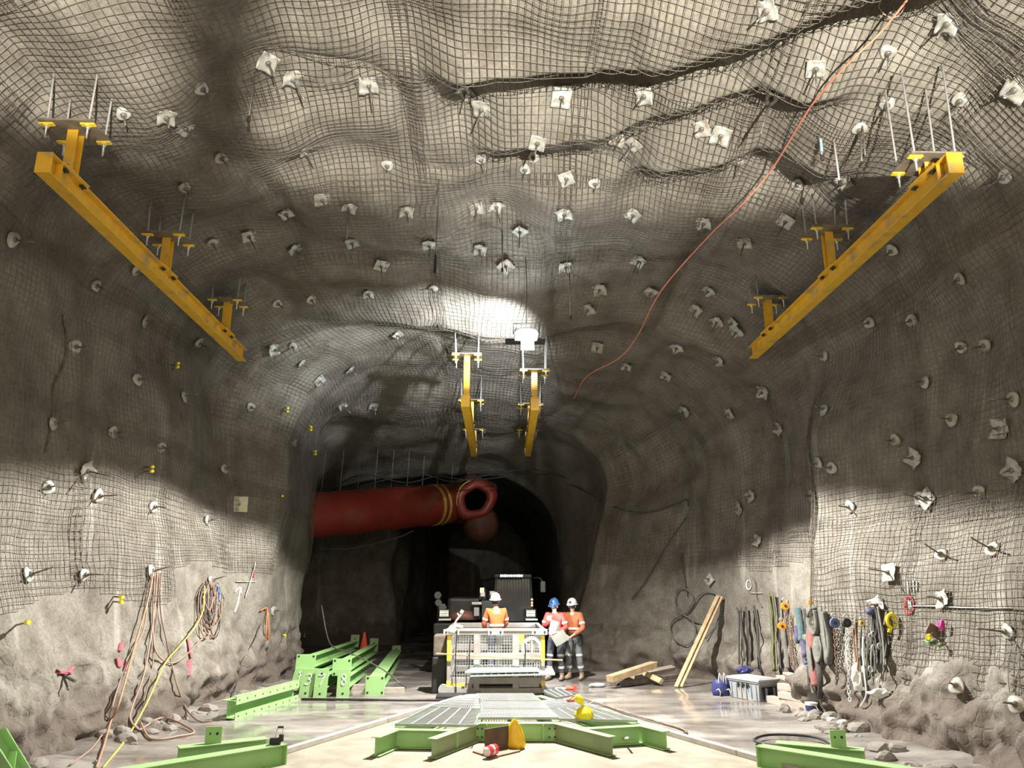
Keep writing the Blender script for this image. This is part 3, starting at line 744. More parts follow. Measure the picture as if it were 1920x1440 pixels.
g = MB(); g.box(LAMP + Vector((0, .45, -.006)), (.8, .40, .006)); g.build('added_beam_blocker', M['black'], t)  # added plate, blocks the rear fill from the duct and drift
t = thing('work_light', 'upturned work light on a stand behind the viewer', 'lamp', (TOWER.x, TOWER.y, 0))
b = MB(); b.box((TOWER.x, TOWER.y, TOWER.z - .10), (.3, .3, .08)); b.cyl((TOWER.x, TOWER.y, .02), (TOWER.x, TOWER.y, TOWER.z - .12), .03)
for a in (0, 2.1, 4.2): b.tube([(TOWER.x, TOWER.y, .5), (TOWER.x + .5 * math.cos(a), TOWER.y + .5 * math.sin(a), .02)], .018, 6)
b.build('stand', M['dark'], t)
g = MB(); g.box((TOWER.x, TOWER.y, TOWER.z - .05), (.24, .24, .01)); g.build('lamp_glass', M['glass_lit'], t)
mb = MB()   # pole added out of view; it throws the soft dark bar across the near roof
px_, py_ = TOWER.x - 1.15 * math.sin(R(20.8)), TOWER.y + 1.15 * math.cos(R(20.8))
mb.cyl((px_, py_, 0), (px_, py_, 3.6), .038, 16); mb.cyl((px_, py_, 0), (px_, py_, .05), .2, 20)
tag(mb.build('added_pole', M['dark'], None, smooth=False), 'added thin steel pole, unseen beside the work light behind the viewer', 'pole')

# ------------------------------------------------------------ cables along the roof
def roof_cable(name, label, pxs, r, mat, back=.10, cat='cable', wob=.0, n=6, seed=0):
    pts = []
    rr = random.Random(seed)
    for (x, y) in pxs:
        p, nn = hit(x, y); d = (CAMP - p).normalized(); pts.append(p + d * back)
    pts = smooth_path(pts, 6)
    if wob: pts = [p + Vector((rr.uniform(-wob, wob), rr.uniform(-wob, wob), rr.uniform(-wob, wob))) for p in pts]
    mb = MB(); mb.tube(pts, r, n)
    return tag(mb.build(name, mat, None, smooth=True), label, cat)
def smooth_path(P, k=6):
    P = [Vector(p) for p in P]; out = []
    for i in range(len(P) - 1):
        p0, p1, p2, p3 = P[max(i - 1, 0)], P[i], P[i + 1], P[min(i + 2, len(P) - 1)]
        for j in range(k):
            u = j / k
            out.append(.5 * ((2 * p1) + (p2 - p0) * u + (2 * p0 - 5 * p1 + 4 * p2 - p3) * u * u + (3 * p1 - p0 - 3 * p2 + p3) * u ** 3))
    out.append(P[-1]); return out
roof_cable('power_cable', 'orange cable running diagonally across the roof from top right to the lamp', [(1712, -14), (1650, 62), (1590, 120), (1520, 200), (1447, 318), (1390, 385), (1330, 442), (1240, 545), (1195, 630), (1160, 672), (1100, 706), (1076, 748)], .014, M['orange_cable'], .75)
roof_cable('pink_cord', 'short pink cord looped beside the orange cable at the top edge', [(1655, -5), (1648, 12), (1660, 28), (1675, 33), (1688, 26), (1697, 12)], .006, simple('pink_cord', (.6, .3, .28), .6), .2)

# ------------------------------------------------------------ ventilation duct
t = thing('ventilation_duct', 'fat red fabric ventilation duct crossing behind the left rim', 'duct', (-3.2, 24.6, 4.4))
A = atY(600, 965, 22.8); Bp = atY(846, 944, 26.0); dirv = (Bp - A).normalized()
A0 = A - dirv * 2.6
n = 40; pts = [A0 + (Bp - A0) * (i / n) for i in range(n + 1)]
mb = MB(); mb.tube(pts, [0.66 + .010 * math.sin(i * 1.9) + .008 * math.sin(i * .7) for i in range(n + 1)], 40); mb.build('duct_sleeve', M['duct'], t, smooth=True)
for px_ in (808, 819):
    f = (px_ - 600) / 246.0; c = A + (Bp - A) * f
    mb = MB(); mb.tube([c - dirv * .045, c + dirv * .045], .678, 40); mb.build('strap', M['strap'], t, smooth=False)
mb = MB()
for i in range(9):
    c = A + (Bp - A) * (i / 8); mb.tube([c + Vector((0, 0, .63)), c + Vector((.05, .05, 1.9))], .008, 5)
mb.build('hanging_wire', M['rod'], t)
t = thing('duct_junction', 'crumpled red duct junction with a torn round mouth and brown sagging sack', 'duct', (-.9, 26.0, 4.2))
Jc = atY(885, 940, 26.2)
# body: squat sack with folds
mb = MB(); rr = random.Random(5)
mb.tube([Jc + Vector((-.62, .25, .1)), Jc + Vector((-.5, .2, .08)), Jc + Vector((-.1, .3, .08)), Jc + Vector((.35, .5, .0)), Jc + Vector((.62, .8, -.05))], [.70, .80, .84, .76, .3], 28)
o = mb.build('sack', M['duct_dk'], t, smooth=True)
for v in o.data.vertices:
    k = 1 + .06 * math.sin(v.co.x * 9 + v.co.z * 5) + .04 * math.sin(v.co.z * 13); v.co.x *= k; v.co.z *= k
mb = MB()    # mouth: a turned-back collar facing the viewer
mc = atY(893, 937, 25.35); ax = (CAMP - mc).normalized(); ax = (ax + Vector((.25, 0, 0))).normalized()
q = ax.to_track_quat('Z', 'Y').to_matrix().to_4x4(); q.translation = mc
mb.lathe([(.60, -.9), (.68, -.35), (.70, -.1), (.62, .05), (.45, .08), (.37, .0), (.36, -.3), (.36, -.9)], 30, mat=q, jitter=lambda th, i: .09 * math.sin(2 * th + .6) + .05 * math.sin(5 * th))
mb.build('mouth_collar', M['duct'], t, smooth=True)
mb = MB(); mb.lathe([(.40, -.16), (.0001, -.17)], 30, mat=q); mb.build('mouth_shade_disc', simple('duct_mouth_shade', (.002, .002, .002), .9, spec=0.0), t)  # black disc stands in for the shade inside the mouth
mb = MB(); mb.tube([mc + q.to_3x3() @ Vector((.66 * math.cos(a), .66 * math.sin(a), .03 + .03 * math.sin(a * 7))) for a in [R(100 + i * 9) for i in range(12)]], .022, 6)
mb.build('torn_yellow_edge', M['strap'], t, smooth=True)
mb = MB(); sc_ = atY(903, 985, 26.0)
mb.lathe([(.0001, -.55), (.25, -.52), (.46, -.36), (.58, -.1), (.60, .12), (.5, .38), (.3, .6), (.28, .8)], 30, mat=Matrix.Translation(sc_), jitter=lambda th, i: .05 * math.sin(4 * th + i) + .03 * math.sin(7 * th))
mb.build('sagging_sack', M['duct_dk'], t, smooth=True)
# cables slung along the brow above the duct
for k, (lab, pp) in enumerate((('thin dark cable slung above the red duct', [(625, 915), (680, 890), (760, 905), (820, 893), (880, 900), (960, 893), (1040, 888)]),
                 ('second dark cable sagging along the brow above the red duct', [(640, 925), (700, 905), (790, 890), (850, 903), (930, 888), (1000, 880), (1060, 895)]),
                 ('thin cable sagging under the red duct', [(603, 1028), (640, 1030), (690, 1022), (745, 1008), (775, 995)]))):
    pts = smooth_path([atY(x, y, 21.6 if k == 2 else 24.0) for x, y in pp], 6)
    mb = MB(); mb.tube(pts, .022, 6); tag(mb.build('slung_cable', M['black'], None, smooth=True), lab, 'cable')

# rods hanging free from the roof
for k, (x0, y0, x1, y1, r_, lab) in enumerate((
    (478, 135, 474, 226, .012, 'long dark rod hanging from the near roof in the dark shadow strip'),
    (823, 338, 819, 512, .012, 'long thin black cable tail hanging from the roof centre'),
    (942, 432, 942, 512, .012, 'thin rod hanging from the roof right of the black cable tail'),
    (1068, 510, 1068, 600, .012, 'thin rod hanging from the roof just above the lit lamp'),
    (1563, 262, 1566, 345, .014, 'long steel rod hanging above the middle of the right yellow beam'),
    (1534, 248, 1538, 300, .014, 'short steel rod with a pale blue sleeve, hanging on the right roof'),
    (652, 395, 658, 425, .01, 'pair mate rod hanging left of the roof crown'))):
    p, n_ = hit(x0, y0); L = (y1 - y0) / F * (p - CAMP).length * 1.05
    p = p + Vector((0, 0, .04)); e = p - Vector((0, 0, L)) + Vector(((x1 - x0) / F * 8, 0, 0))
    if k == 6: continue
    t = thing('hanging_rod', lab, 'rod', p)
    mb = MB(); mb.tube([p, (p + e) / 2, e], r_, 7); mb.build('rod', M['rod'] if k != 4 else M['zinc'], t, smooth=True)
    mb = MB(); mb.cyl(e + Vector((0, 0, -.02)), e + Vector((0, 0, .06)), r_ * 1.9, 8)
    mb.build('rod_tip', M['dark'], t)
    if k == 5:
        mb = MB(); mb.cyl(e + Vector((0, 0, .12)), e + Vector((0, 0, .32)), .022, 10); mb.build('sleeve', simple('blue_sleeve', (.25, .42, .45), .5), t)
    if k == 1:
        mb = MB(); mb.tube([e, e + Vector((0, 0, .35))], [.035, .012], 8); mb.build('taped_end', M['black'], t, smooth=True)
# ------------------------------------------------------------ slab with its edge strips
def floor_z(x, y):
    r = FLOORB.ray_cast(Vector((x, y, 2)), Vector((0, 0, -1)))
    return r[0].z if r[0] is not None else 0.0
def along(p, q, t): return Vector(p) + (Vector(q) - Vector(p)) * t
SL0, SL1 = fl(905, 1299, .03), fl(564, 1404, .03)
SR0, SR1 = fl(1180, 1357, .03), fl(1425, 1428, .03)
dl = (SL1 - SL0); dr = (SR1 - SR0)
La = SL0 - dl * .15; Lb = SL1 + dl * 1.2
Rb = SR1 + dr * 1.6; Ra = SR0 - dr * 1.0
mb = MB()
poly = [Vector((La.x, La.y, 0)), Vector((Lb.x, Lb.y, 0)), Vector((Rb.x, Rb.y, 0)), Vector((Ra.x, Ra.y, 0)), Vector((Ra.x, La.y, 0))]
mb.prism([(p.x, p.y) for p in poly], .06, z0=-.03)
slab = mb.build('trim_1', M['concrete'], None); tag(slab, kind='structure')
def kerb(label, a, b, k=1, w=.09, h=.07):
    t = thing('kerb_board', label, 'kerb', (a + b) / 2)
    d = (b - a).normalized(); n = 3
    for i in range(n):
        p, q = along(a, b, i / n), along(a, b, (i + 1) / n) - d * .012
        ang = math.atan2((q - p).y, (q - p).x)
        mb = MB(); c = (p + q) / 2; mb.box((c.x, c.y, .03 + h / 2), ((q - p).length, w, h), rot=(0, 0, ang)); mb.build('board', M['concrete_edge'], t, bevel=.008)
kerb('pale straight kerb board along the left edge of the concrete slab', La, Lb)
kerb('pale straight kerb board along the right edge of the concrete slab', Ra + (Rb - Ra) * .28, Rb)

# ------------------------------------------------------------ green platform frame and its gratings
GZ = .27
fr = thing('platform_frame', 'low green steel frame with splayed beam stubs carrying the gratings', 'steel frame', fl(968, 1352, .03))
def fbeam(a, b, h=.23, w=.13, name='beam', mat='green', parent=None, ztop=GZ):
    a = fl(a[0], a[1], ztop); b = fl(b[0], b[1], ztop); dz = Vector((0, 0, h / 2))
    mb = MB(); mb.ibeam(a - dz, b - dz, h, w, .012, .009)
    return mb.build(name, M[mat], parent or fr, bevel=.002), a, b
o, a, b = fbeam((889, 1355), (1047, 1355), name='cross_beam')
for px_ in (896, 904, 1030, 1040):
    for dz in (.06, .17):
        c = fl(px_, 1356, GZ); mb = MB(); mb.cyl((c.x, c.y - .02, dz + .03), (c.x, c.y - .0, dz + .03), .014, 8); mb.build('bolt', M['dark'], o)
for px_ in (913, 1018):
    c = fl(px_, 1356, GZ); mb = MB(); mb.box((c.x, c.y - .035, .155), (.01, .06, .2)); mb.build('web_stiffener', M['green'], o)
fbeam((744, 1367), (860, 1369), name='wing_beam'); fbeam((1088, 1366), (1197, 1360), name='wing_beam')
fbeam((746, 1366), (704, 1382), name='beam_stub'); fbeam((893, 1356), (810, 1385), name='beam_stub', mat='green_dk')
fbeam((1041, 1355), (1148, 1381), name='beam_stub', mat='green_dk'); fbeam((1196, 1358), (1249, 1371), name='beam_stub')
fbeam((748, 1363), (880, 1306), name='side_beam'); fbeam((1192, 1356), (1010, 1304), name='side_beam')
fbeam((893, 1352), (905, 1306), name='joist'); fbeam((1044, 1352), (1000, 1306), name='joist'); fbeam((968, 1352), (958, 1306), name='joist')
def grating(label, c, nb, ncr, along_u=True, depth=.03, z0=GZ + .004, parent=None, name='floor_grating', group=None, frame=True):
    """c: four corner points (near-left, near-right, far-right, far-left)"""
    c = [Vector((p.x, p.y, z0)) for p in c]
    P = lambda u, v: (c[0] * (1 - u) + c[1] * u) * (1 - v) + (c[3] * (1 - u) + c[2] * u) * v
    t = thing(name, label, 'grating', (c[0] + c[1] + c[2] + c[3]) / 4, group=group)
    def bar(mb, p, q, w, h, z=0.0):
        d = (q - p); 
        if d.length < .01: return
        mb.box(((p.x + q.x) / 2, (p.y + q.y) / 2, p.z + h / 2 + z), (d.length, w, h), rot=(0, 0, math.atan2(d.y, d.x)))
    mb = MB()
    for i in range(1, nb):
        u = i / nb
        bar(mb, P(u, 0), P(u, 1), .008, depth) if along_u else bar(mb, P(0, u), P(1, u), .008, depth)
    mb.build('bearing_bars', M['grate'], t)
    mb = MB()
    for i in range(1, ncr):
        u = i / ncr
        bar(mb, P(0, u), P(1, u), .02, .008, depth - .004) if along_u else bar(mb, P(u, 0), P(u, 1), .02, .008, depth - .004)
    mb.build('cross_bars', M['grate'], t)
    mb = MB()
    for i in range(4): bar(mb, c[i], c[(i + 1) % 4], .012, depth + .004)
    mb.build('edge_band', M['grate'], t)
    return t
g = lambda *xy: [fl(x, y, GZ) for x, y in xy]
grating('pale grating filling the near middle of the green frame', g((893, 1350), (1046, 1350), (1027, 1334), (905, 1334)), 26, 14)
grating('pale grating in the middle strip behind the near one', g((905, 1333), (1027, 1333), (1014, 1319), (900, 1319)), 24, 14)
grating('farthest pale grating, ending at the stacked panels', g((900, 1318), (1013, 1318), (998, 1304), (895, 1304)), 22, 14)
grating('left wing grating with wide slanting bars', g((741, 1362), (890, 1364), (903, 1334), (806, 1329)), 26, 5, along_u=False)
grating('rear left wing grating beside the farthest grating', g((808, 1328), (903, 1333), (897, 1305), (876, 1306)), 22, 6)
grating('right wing grating with wide slanting bars under the yellow bag', g((1050, 1352), (1195, 1355), (1112, 1330), (1029, 1333)), 26, 5, along_u=False)
grating('rear right wing grating in front of the red handled tool', g((1029, 1332), (1110, 1329), (1050, 1313), (1015, 1318)), 20, 6)
grating('loose ribbed grating offcut lying at the far right of the platform', g((1045, 1316), (1073, 1312), (1052, 1299), (1020, 1303)), 11, 3, along_u=False, z0=GZ + .045)

# ------------------------------------------------------------ bags, offcut and small litter on the slab
def bag(name, label, base, w, h, mat, neck=None, seed=0, cat='bag'):
    """base: point on the support; body sagging, tied neck with a loose top"""
    t = thing(name, label, cat, base); rr = random.Random(seed)
    k = [rr.uniform(0, 6) for _ in range(5)]
    mb = MB(); j = lambda th, i: .10 * math.sin(5 * th + k[0] + i * .5) + .07 * math.sin(3 * th + k[1]) + .04 * math.sin(9 * th + k[2])
    mb.lathe([(.0001, .004), (w * .42, .004), (w * .52, h * .18), (w * .5, h * .42), (w * .36, h * .72), (w * .16, h * .92), (w * .09, h)], 26, mat=Matrix.Translation(Vector(base)), jitter=j)
    mb.build('bag_body', mat, t, smooth=True)
    if neck is not None:
        top = Vector(base) + Vector((0, 0, h * .96)); nk = Vector(neck)
        mb = MB(); mid = (top + nk) / 2
        mb.tube([top, along(top, nk, .25), mid, along(top, nk, .8), nk], [w * .08, w * .12, w * .22, w * .24, w * .08], 12)
        mb.build('bag_neck', mat, t, smooth=True)
        mb = MB(); mb.tube([top + Vector((-.05, 0, .01)), top + Vector((0, -.03, .012)), top + Vector((.06, 0, .02)), top + Vector((.16, .02, .07))], .006, 5); mb.build('tie_string', M['paper'], t)
    return t
M['bag_yellow'] = simple('bag_yellow', (0.80, 0.66, 0.02), 0.4, 0, 0.12, 12, .5, 22)
M['bag_gold'] = simple('bag_gold', (0.78, 0.50, 0.02), 0.45, 0, 0.12, 12, .5, 22)
bp = fl(1096, 1348, GZ + .035)
bag('tied_bag', 'bright yellow tied plastic bag sitting on the right grating', bp, .25, .18, M['bag_yellow'], neck=atY(1079, 1303, bp.y + .05), seed=2)
t = thing('steel_offcut', 'dark brown steel T-section offcut standing on the slab', 'steel offcut', fl(930, 1412, .03))
a, b = fl(909, 1413, .03), fl(953, 1405, .03)
ang = math.atan2(b.y - a.y, b.x - a.x); c = (a + b) / 2
mb = MB(); mb.box((c.x, c.y, .03 + .15), ((b - a).length, .016, .29), rot=(0, 0, ang)); mb.build('web_plate', simple('rusty_brown', (.10, .065, .045), .6, .2, .3, 8), t, bevel=.002)
q = [fl(886, 1411, .03), fl(922, 1423, .03), fl(976, 1410, .03), fl(953, 1400, .03)]
mb = MB(); mb.prism([(p.x, p.y) for p in q], .02, z0=.03); mb.build('flange_plate', simple('rusty_flange', (.22, .14, .09), .6, .2, .3, 8), t)
t = thing('paint_can', 'red and white spray can lying against the dark steel offcut', 'can', fl(922, 1415, .05))
c = fl(922, 1416, .05) + Vector((0, -.03, .065)); ax = Vector((.55, .8, 0)).normalized()
mb = MB(); mb.tube([c - ax * .11, c - ax * .1, c + ax * .07], [.058, .066, .066], 18); mb.build('can_body', simple('red_can', (.62, .04, .05), .3), t, smooth=False)
mb = MB(); mb.tube([c - ax * .135, c - ax * .112], [.035, .058], 16); mb.build('cap', M['paper'], t)
mb = MB(); mb.tube([c - ax * .04, c - ax * .0], .0672, 18); mb.build('label_band', M['paper'], t)
bp = fl(965, 1404, .03)
t = thing('sand_bag', 'golden yellow slumped bag leaning behind the dark steel offcut', 'bag', bp)
mb = MB(); mt = Matrix.Translation(bp) @ Matrix.Diagonal((1, .55, 1, 1))
mb.lathe([(.0001, .0), (.12, .0), (.135, .07), (.11, .2), (.07, .3), (.03, .36), (.0001, .38)], 24, mat=mt, jitter=lambda th, i: .12 * math.sin(4 * th + i * .8) + .06 * math.sin(9 * th))
mb.build('bag_body', M['bag_gold'], t, smooth=True)
def crumple(name, label, c, r, mat, seed, cat='litter', sc=(1, 1, .55)):
    mb = MB(); mb.ico(Vector(c) + Vector((0, 0, r * .4)), r, seed, .28, 3, sc)
    return tag(mb.build(name, mat, None, smooth=False), label, cat)
crumple('crumpled_rag', 'crumpled white rag against the left splayed stub', fl(880, 1385, .03), .1, M['paper'], 3, 'rag')
crumple('crumpled_rag', 'small cream paper scrap in front of the left splayed stub', fl(833, 1408, .03), .05, M['paper'], 5, 'rag')
mb = MB(); pp = [fl(1140, 1393, .04), fl(1160, 1388, .05), fl(1172, 1384, .14), fl(1178, 1384, .2)]
mb.tube(smooth_path(pp), .018, 8, flat=.3); tag(mb.build('paper_strip', M['paper'], None, smooth=True), 'curled white paper strip at the right splayed stub', 'litter')
# hand tool with a red handle behind the platform, orange clamp
t = thing('hand_tool', 'long hand tool with a red handle lying behind the grating platform', 'tool', fl(1060, 1296, 0))
a, b = fl(1036, 1291, .12), fl(1078, 1291, .12)
mb = MB(); mb.tube([a, along(a, b, .6)], .022, 8); mb.build('shaft', M['zinc'], t)
mb = MB(); mb.tube([along(a, b, .6), b], .035, 10); mb.box(b + Vector((0, 0, .0)), (.06, .1, .12)); mb.build('red_handle', simple('red_plastic', (.6, .08, .05), .5), t)
crumple('red_clamp', 'small red clamp on the far right corner of the platform', fl(1070, 1315, GZ + .04), .055, simple('red_clamp_m', (.5, .12, .08), .5), 8, 'clamp', (1.4, .8, .7))

# ------------------------------------------------------------ green beams lying about
def strokes(t, parent, chars, c, ux, uz, size, mat, r=.012):
    """hand-painted digit made of strokes; c centre, ux/uz plane directions"""
    D = {'1': [[(.3, .2), (.45, .0), (.45, 1)], [(.35, .55), (.62, .35)]],
         '3': [[(.15, .12), (.45, 0), (.75, .15), (.7, .38), (.4, .47), (.75, .6), (.72, .85), (.4, 1), (.05, .92)]],
         '7': [[(.05, .1), (.45, .1), (.85, .02), (.6, .5), (.35, 1)]],
         '8': [[(.7, .15), (.45, 0), (.2, .15), (.3, .38), (.65, .6), (.75, .82), (.45, 1), (.2, .85), (.3, .6), (.65, .38), (.72, .15)]]}
    mb = MB()
    for st in D[chars]:
        pts = smooth_path([c + ux * ((x - .45) * size * .75) + uz * ((.5 - y) * size) for x, y in st], 5)
        mb.tube(pts, r, 6)
    return mb.build('painted_number', mat, parent, smooth=True)
def plated_beam(label, near, far, zc0, zc1, h, w, pl=(.27, .54), num=None, tilt=0.0, holes=((0, .2),), mat='green', far_plate=None, plate_drop=0.0, group=None):
    a = atY(near[0], near[1], near[2]); b = atY(far[0], far[1], far[2])
    t = thing('green_beam', label, 'steel beam', a, group=group)
    d = (b - a).normalized()
    mb = MB(); mb.ibeam(a + d * .03, b, h, w, .014, .01); mb.build('beam', M[mat], t, bevel=.002)
    nf = Vector((0, -1, 0)); ux = Vector((1, 0, 0)); uz = Vector((math.sin(tilt), 0, math.cos(tilt)))
    def plate(c, pw, ph, hl, m, front):
        pb = MB(); mt = Matrix((ux, Vector((0, 1, 0)), uz)).transposed().to_4x4(); mt.translation = c
        # shear instead of a turn: the plate leans sideways like its beam
        pb.box((0, 0, 0), (pw, .02, ph), mat=mt); o = pb.build('end_plate', M[m], t, bevel=.003)
        for hx, hz in hl:
            hb = MB(); cc = c + ux * (hx * pw) + uz * (hz * ph)
            hb.cyl(cc + Vector((0, -.014, 0)), cc + Vector((0, .012, 0)), .022, 12); hb.build('bolt_hole', M['black'], o)
        return o
    o = plate(a + uz * plate_drop, pl[0], pl[1], holes, mat, True)
    if num: strokes(t, o, num, a + uz * (plate_drop + pl[1] * .12) + Vector((0, -.014, 0)), ux, uz, .2, M['chalk'], .0075)
    if far_plate: plate(b + Vector((0, 0, far_plate[2])), far_plate[0], far_plate[1], ((0, .15),), 'green_dk', False)
    return t
four = ((-.38, .38), (.38, .38), (-.38, -.38), (.38, -.38))
plated_beam('dusty green beam on top of the left pile, blank end plate above number 3', (573, 1243, 16.9), (665, 1210, 23.2), 0, 0, .24, .2, (.40, .34), None, .06, ((-.38, .38), (.38, .38)), far_plate=(.24, .34, .12), mat='green')
plated_beam('green beam behind the others, narrow end plate marked 1', (561, 1271, 16.7), (640, 1240, 22.5), 0, 0, .22, .18, (.26, .44), '1', .22, ((0, .3),), plate_drop=-.03)
plated_beam('green beam with leaning end plate marked 3', (577, 1280, 16.2), (655, 1242, 22.6), 0, 0, .22, .18, (.26, .54), '3', .16, ((0, -.36),))
plated_beam('green beam with end plate marked 7', (602, 1281, 16.15), (672, 1243, 22.7), 0, 0, .22, .18, (.26, .54), '7', .06, ((0, .32), (0, -.36)))
plated_beam('upper green beam with blank end plate above number 8', (641, 1251, 16.6), (701, 1216, 23.2), 0, 0, .24, .2, (.38, .33), None, .02, ((-.38, .38), (.38, .38), (-.38, -.38)), far_plate=(.24, .36, .1))
plated_beam('green beam with end plate marked 8', (644, 1281, 16.15), (700, 1243, 22.7), 0, 0, .22, .18, (.25, .53), '8', .02, ((0, -.36),))
plated_beam('green beam with square four-hole end plate, right of number 8', (703, 1285, 16.4), (743, 1228, 23.4), 0, 0, .26, .30, (.38, .36), None, .0, four, far_plate=(.24, .28, .12))
# timber bearers below them
for k, (x, y, lab) in enumerate(((628, 1297, 'dusty timber bearer under the beams left of number 8'), (722, 1303, 'dusty timber bearer under the square end plate'))):
    c = fl(x, y, 0) + Vector((0, .3, 0)); mb = MB(); mb.box((c.x, c.y, .05), (1.1 if k == 0 else .7, .12, .1), rot=(0, 0, .05)); tag(mb.build('timber_bearer', M['timber_pale'], None, bevel=.006), lab, 'timber')
# the long composite beam on the left
t = thing('green_beam', 'long bright green I-beam on the floor beside the left wall', 'steel beam', fl(440, 1347, 0))
a, b = fl(424, 1349, 0.02), fl(549, 1311, 0.02)
d = (b - a).normalized(); s_ = Vector((d.y, -d.x, 0))
if s_.x < 0: s_ = -s_
mb = MB(); mb.ibeam(a + Vector((0, 0, .15)), b + Vector((0, 0, .15)), .28, .24, .014, .011); mb.build('beam', M['green'], t, bevel=.002)
mid = (a + b) / 2; L = (b - a).length; an = math.atan2(d.y, d.x)
for (z, hgt, nm) in ((.30, .13, 'upper_angle'), (.055, .11, 'lower_angle')):
    c = mid + s_ * .125; mb = MB(); mb.box((c.x, c.y, z), (L * .96, .012, hgt), rot=(0, 0, an)); c2 = mid + s_ * .08; mb.box((c2.x, c2.y, z + hgt / 2 - .006 if z > .2 else .006), (L * .96, .09, .012), rot=(0, 0, an))
    o = mb.build(nm, M['green'], t)
    hb = MB()
    for i in range(9):
        cc = along(a, b, .06 + i * .11) + s_ * .133; hb.cyl((cc.x, cc.y, z), (cc.x + s_.x * .004, cc.y + s_.y * .004, z), .014, 8)
    hb.build('bolt_holes', M['dark'], o)
# beams at the bottom edge, left and right
def low_beam(label, p0, p1, h=.24, w=.2, plate0=False, plate1=False, tab=None, mat='green', lift=0.02):
    a = fl(p0[0], p0[1], lift); b = fl(p1[0], p1[1], lift); t = thing('green_beam', label, 'steel beam', (a + b) / 2)
    up = Vector((0, 0, h / 2)); mb = MB(); mb.ibeam(a + up, b + up, h, w, .013, .01); mb.build('beam', M[mat], t, bevel=.002)
    d = (b - a).normalized(); an = math.atan2(d.y, d.x)
    for f, c in ((plate0, a), (plate1, b)):
        if f: mb = MB(); mb.box((c.x, c.y, c.z + h / 2), (.016, w, h + .01), rot=(0, 0, an)); mb.build('end_plate', M[mat], t, bevel=.002)
    if tab is not None:
        c = along(a, b, tab); mb = MB(); mb.box((c.x, c.y, c.z + h + .09), (.2, .014, .2), rot=(0, 0, 0.1)); o = mb.build('tab_plate', M[mat], t, bevel=.002)
        for dx in (-.045, .045):
            hb = MB(); hb.cyl((c.x + dx, c.y - .012, c.z + h + .11), (c.x + dx, c.y + .01, c.z + h + .11), .016, 10); hb.build('bolt_hole', M['black'], o)
    return t
low_beam('green beam cut off by the bottom edge on the left, nearest the slab', (528, 1433), (215, 1490), plate0=True)
low_beam('green beam with an upright tab, behind the bottom left beam', (497, 1421), (330, 1441), tab=.62)
low_beam('green beam cut off by the bottom edge on the right', (1428, 1437), (1730, 1490), plate0=True)
low_beam('green beam with an upright tab, behind the bottom right beam', (1458, 1430), (1625, 1446), tab=.72)
t = thing('green_beam', 'short green beam tilted against the wall in the bottom left corner', 'steel beam', fl(5, 1450, .1))
a = fl(-12, 1385, .75); b = fl(38, 1462, .2)
mb = MB(); mb.ibeam(a, b, .2, .16, .012, .01); mb.build('beam', M['green'], t); mb = MB(); c = (a + b) / 2; mb.box(c, (.16, .01, .16)); mb.build('stiffener', M['green'], t)
# small wire-handled tool on the left beam
c = fl(519, 1395, .265)
t = thing('magnet_lifter', 'small black tool with a tall wire handle on the left green beam', 'tool', c)
mb = MB(); mb.box(c + Vector((-.02, 0, .035)), (.13, .07, .07)); mb.cyl(c + Vector((.05, 0, .03)), c + Vector((.05, 0, .11)), .03, 10); mb.build('tool_body', M['black'], t, bevel=.006)
mb = MB(); mb.tube([c + Vector((-.03, 0, .06)), c + Vector((.0, 0, .19)), c + Vector((.07, 0, .19)), c + Vector((.05, 0, .06))], .006, 6); mb.build('wire_handle', M['zinc'], t)
mb = MB(); mb.tube([c + Vector((.0, 0, .192)), c + Vector((.07, 0, .192))], .013, 8); mb.build('grip', M['black'], t)
# thin rail and hose on the floor in front of the beams
mb = MB(); mb.tube([fl(565, 1311, .03), fl(700, 1312, .03), fl(835, 1313, .03)], .022, 8); tag(mb.build('steel_pipe', M['dark'], None, smooth=True), 'thin dark pipe on the floor in front of the numbered plates', 'pipe')
mb = MB(); mb.tube(smooth_path([fl(1045, 1297, .03), fl(1100, 1312, .03), fl(1180, 1338, .03), fl(1250, 1358, .03), fl(1280, 1367, .04), fl(1287, 1374, .03), fl(1272, 1376, .03)]), .017, 8)
tag(mb.build('floor_hose', M['plate'], None, smooth=True), 'thin brown hose curving along the right side of the platform', 'hose')
mb = MB(); mb.tube(smooth_path([fl(1560, 1399, .05), fl(1535, 1384, .06), fl(1490, 1378, .07), fl(1440, 1378, .06), fl(1415, 1386, .06), fl(1425, 1393, .06), fl(1470, 1400, .05)]), .018, 8)
tag(mb.build('floor_hose', M['black'], None, smooth=True), 'black hose loop on the floor near the bottom right beams', 'hose')
mb = MB(); mb.tube(smooth_path([atY(603, 1135, 20.4), atY(618, 1205, 19.6), atY(650, 1222, 18.6), atY(690, 1240, 17.8), atY(728, 1262, 17.4), atY(748, 1280, 17.0), fl(760, 1288, .02)]), .016, 8)
tag(mb.build('slack_cable', M['rod'], None, smooth=True), 'grey cable drooping over the green beams to the dark floor', 'cable')
c = fl(682, 1219, .0)
c = atY(682, 1219, 22.2); 
t = thing('traffic_cone', 'small dim red traffic cone between the far ends of the green beams', 'cone', c)
mb = MB(); mb.lathe([(.17, 0), (.17, .02), (.11, .025), (.03, .46), (.0001, .47)], 18, mat=Matrix.Translation(c)); mb.build('cone_body', simple('cone_red', (.5, .06, .03), .6), t, smooth=True)
mb = MB(); mb.lathe([(.088, .14), (.070, .23)], 18, mat=Matrix.Translation(c)); mb.build('white_band', M['reflect'], t)

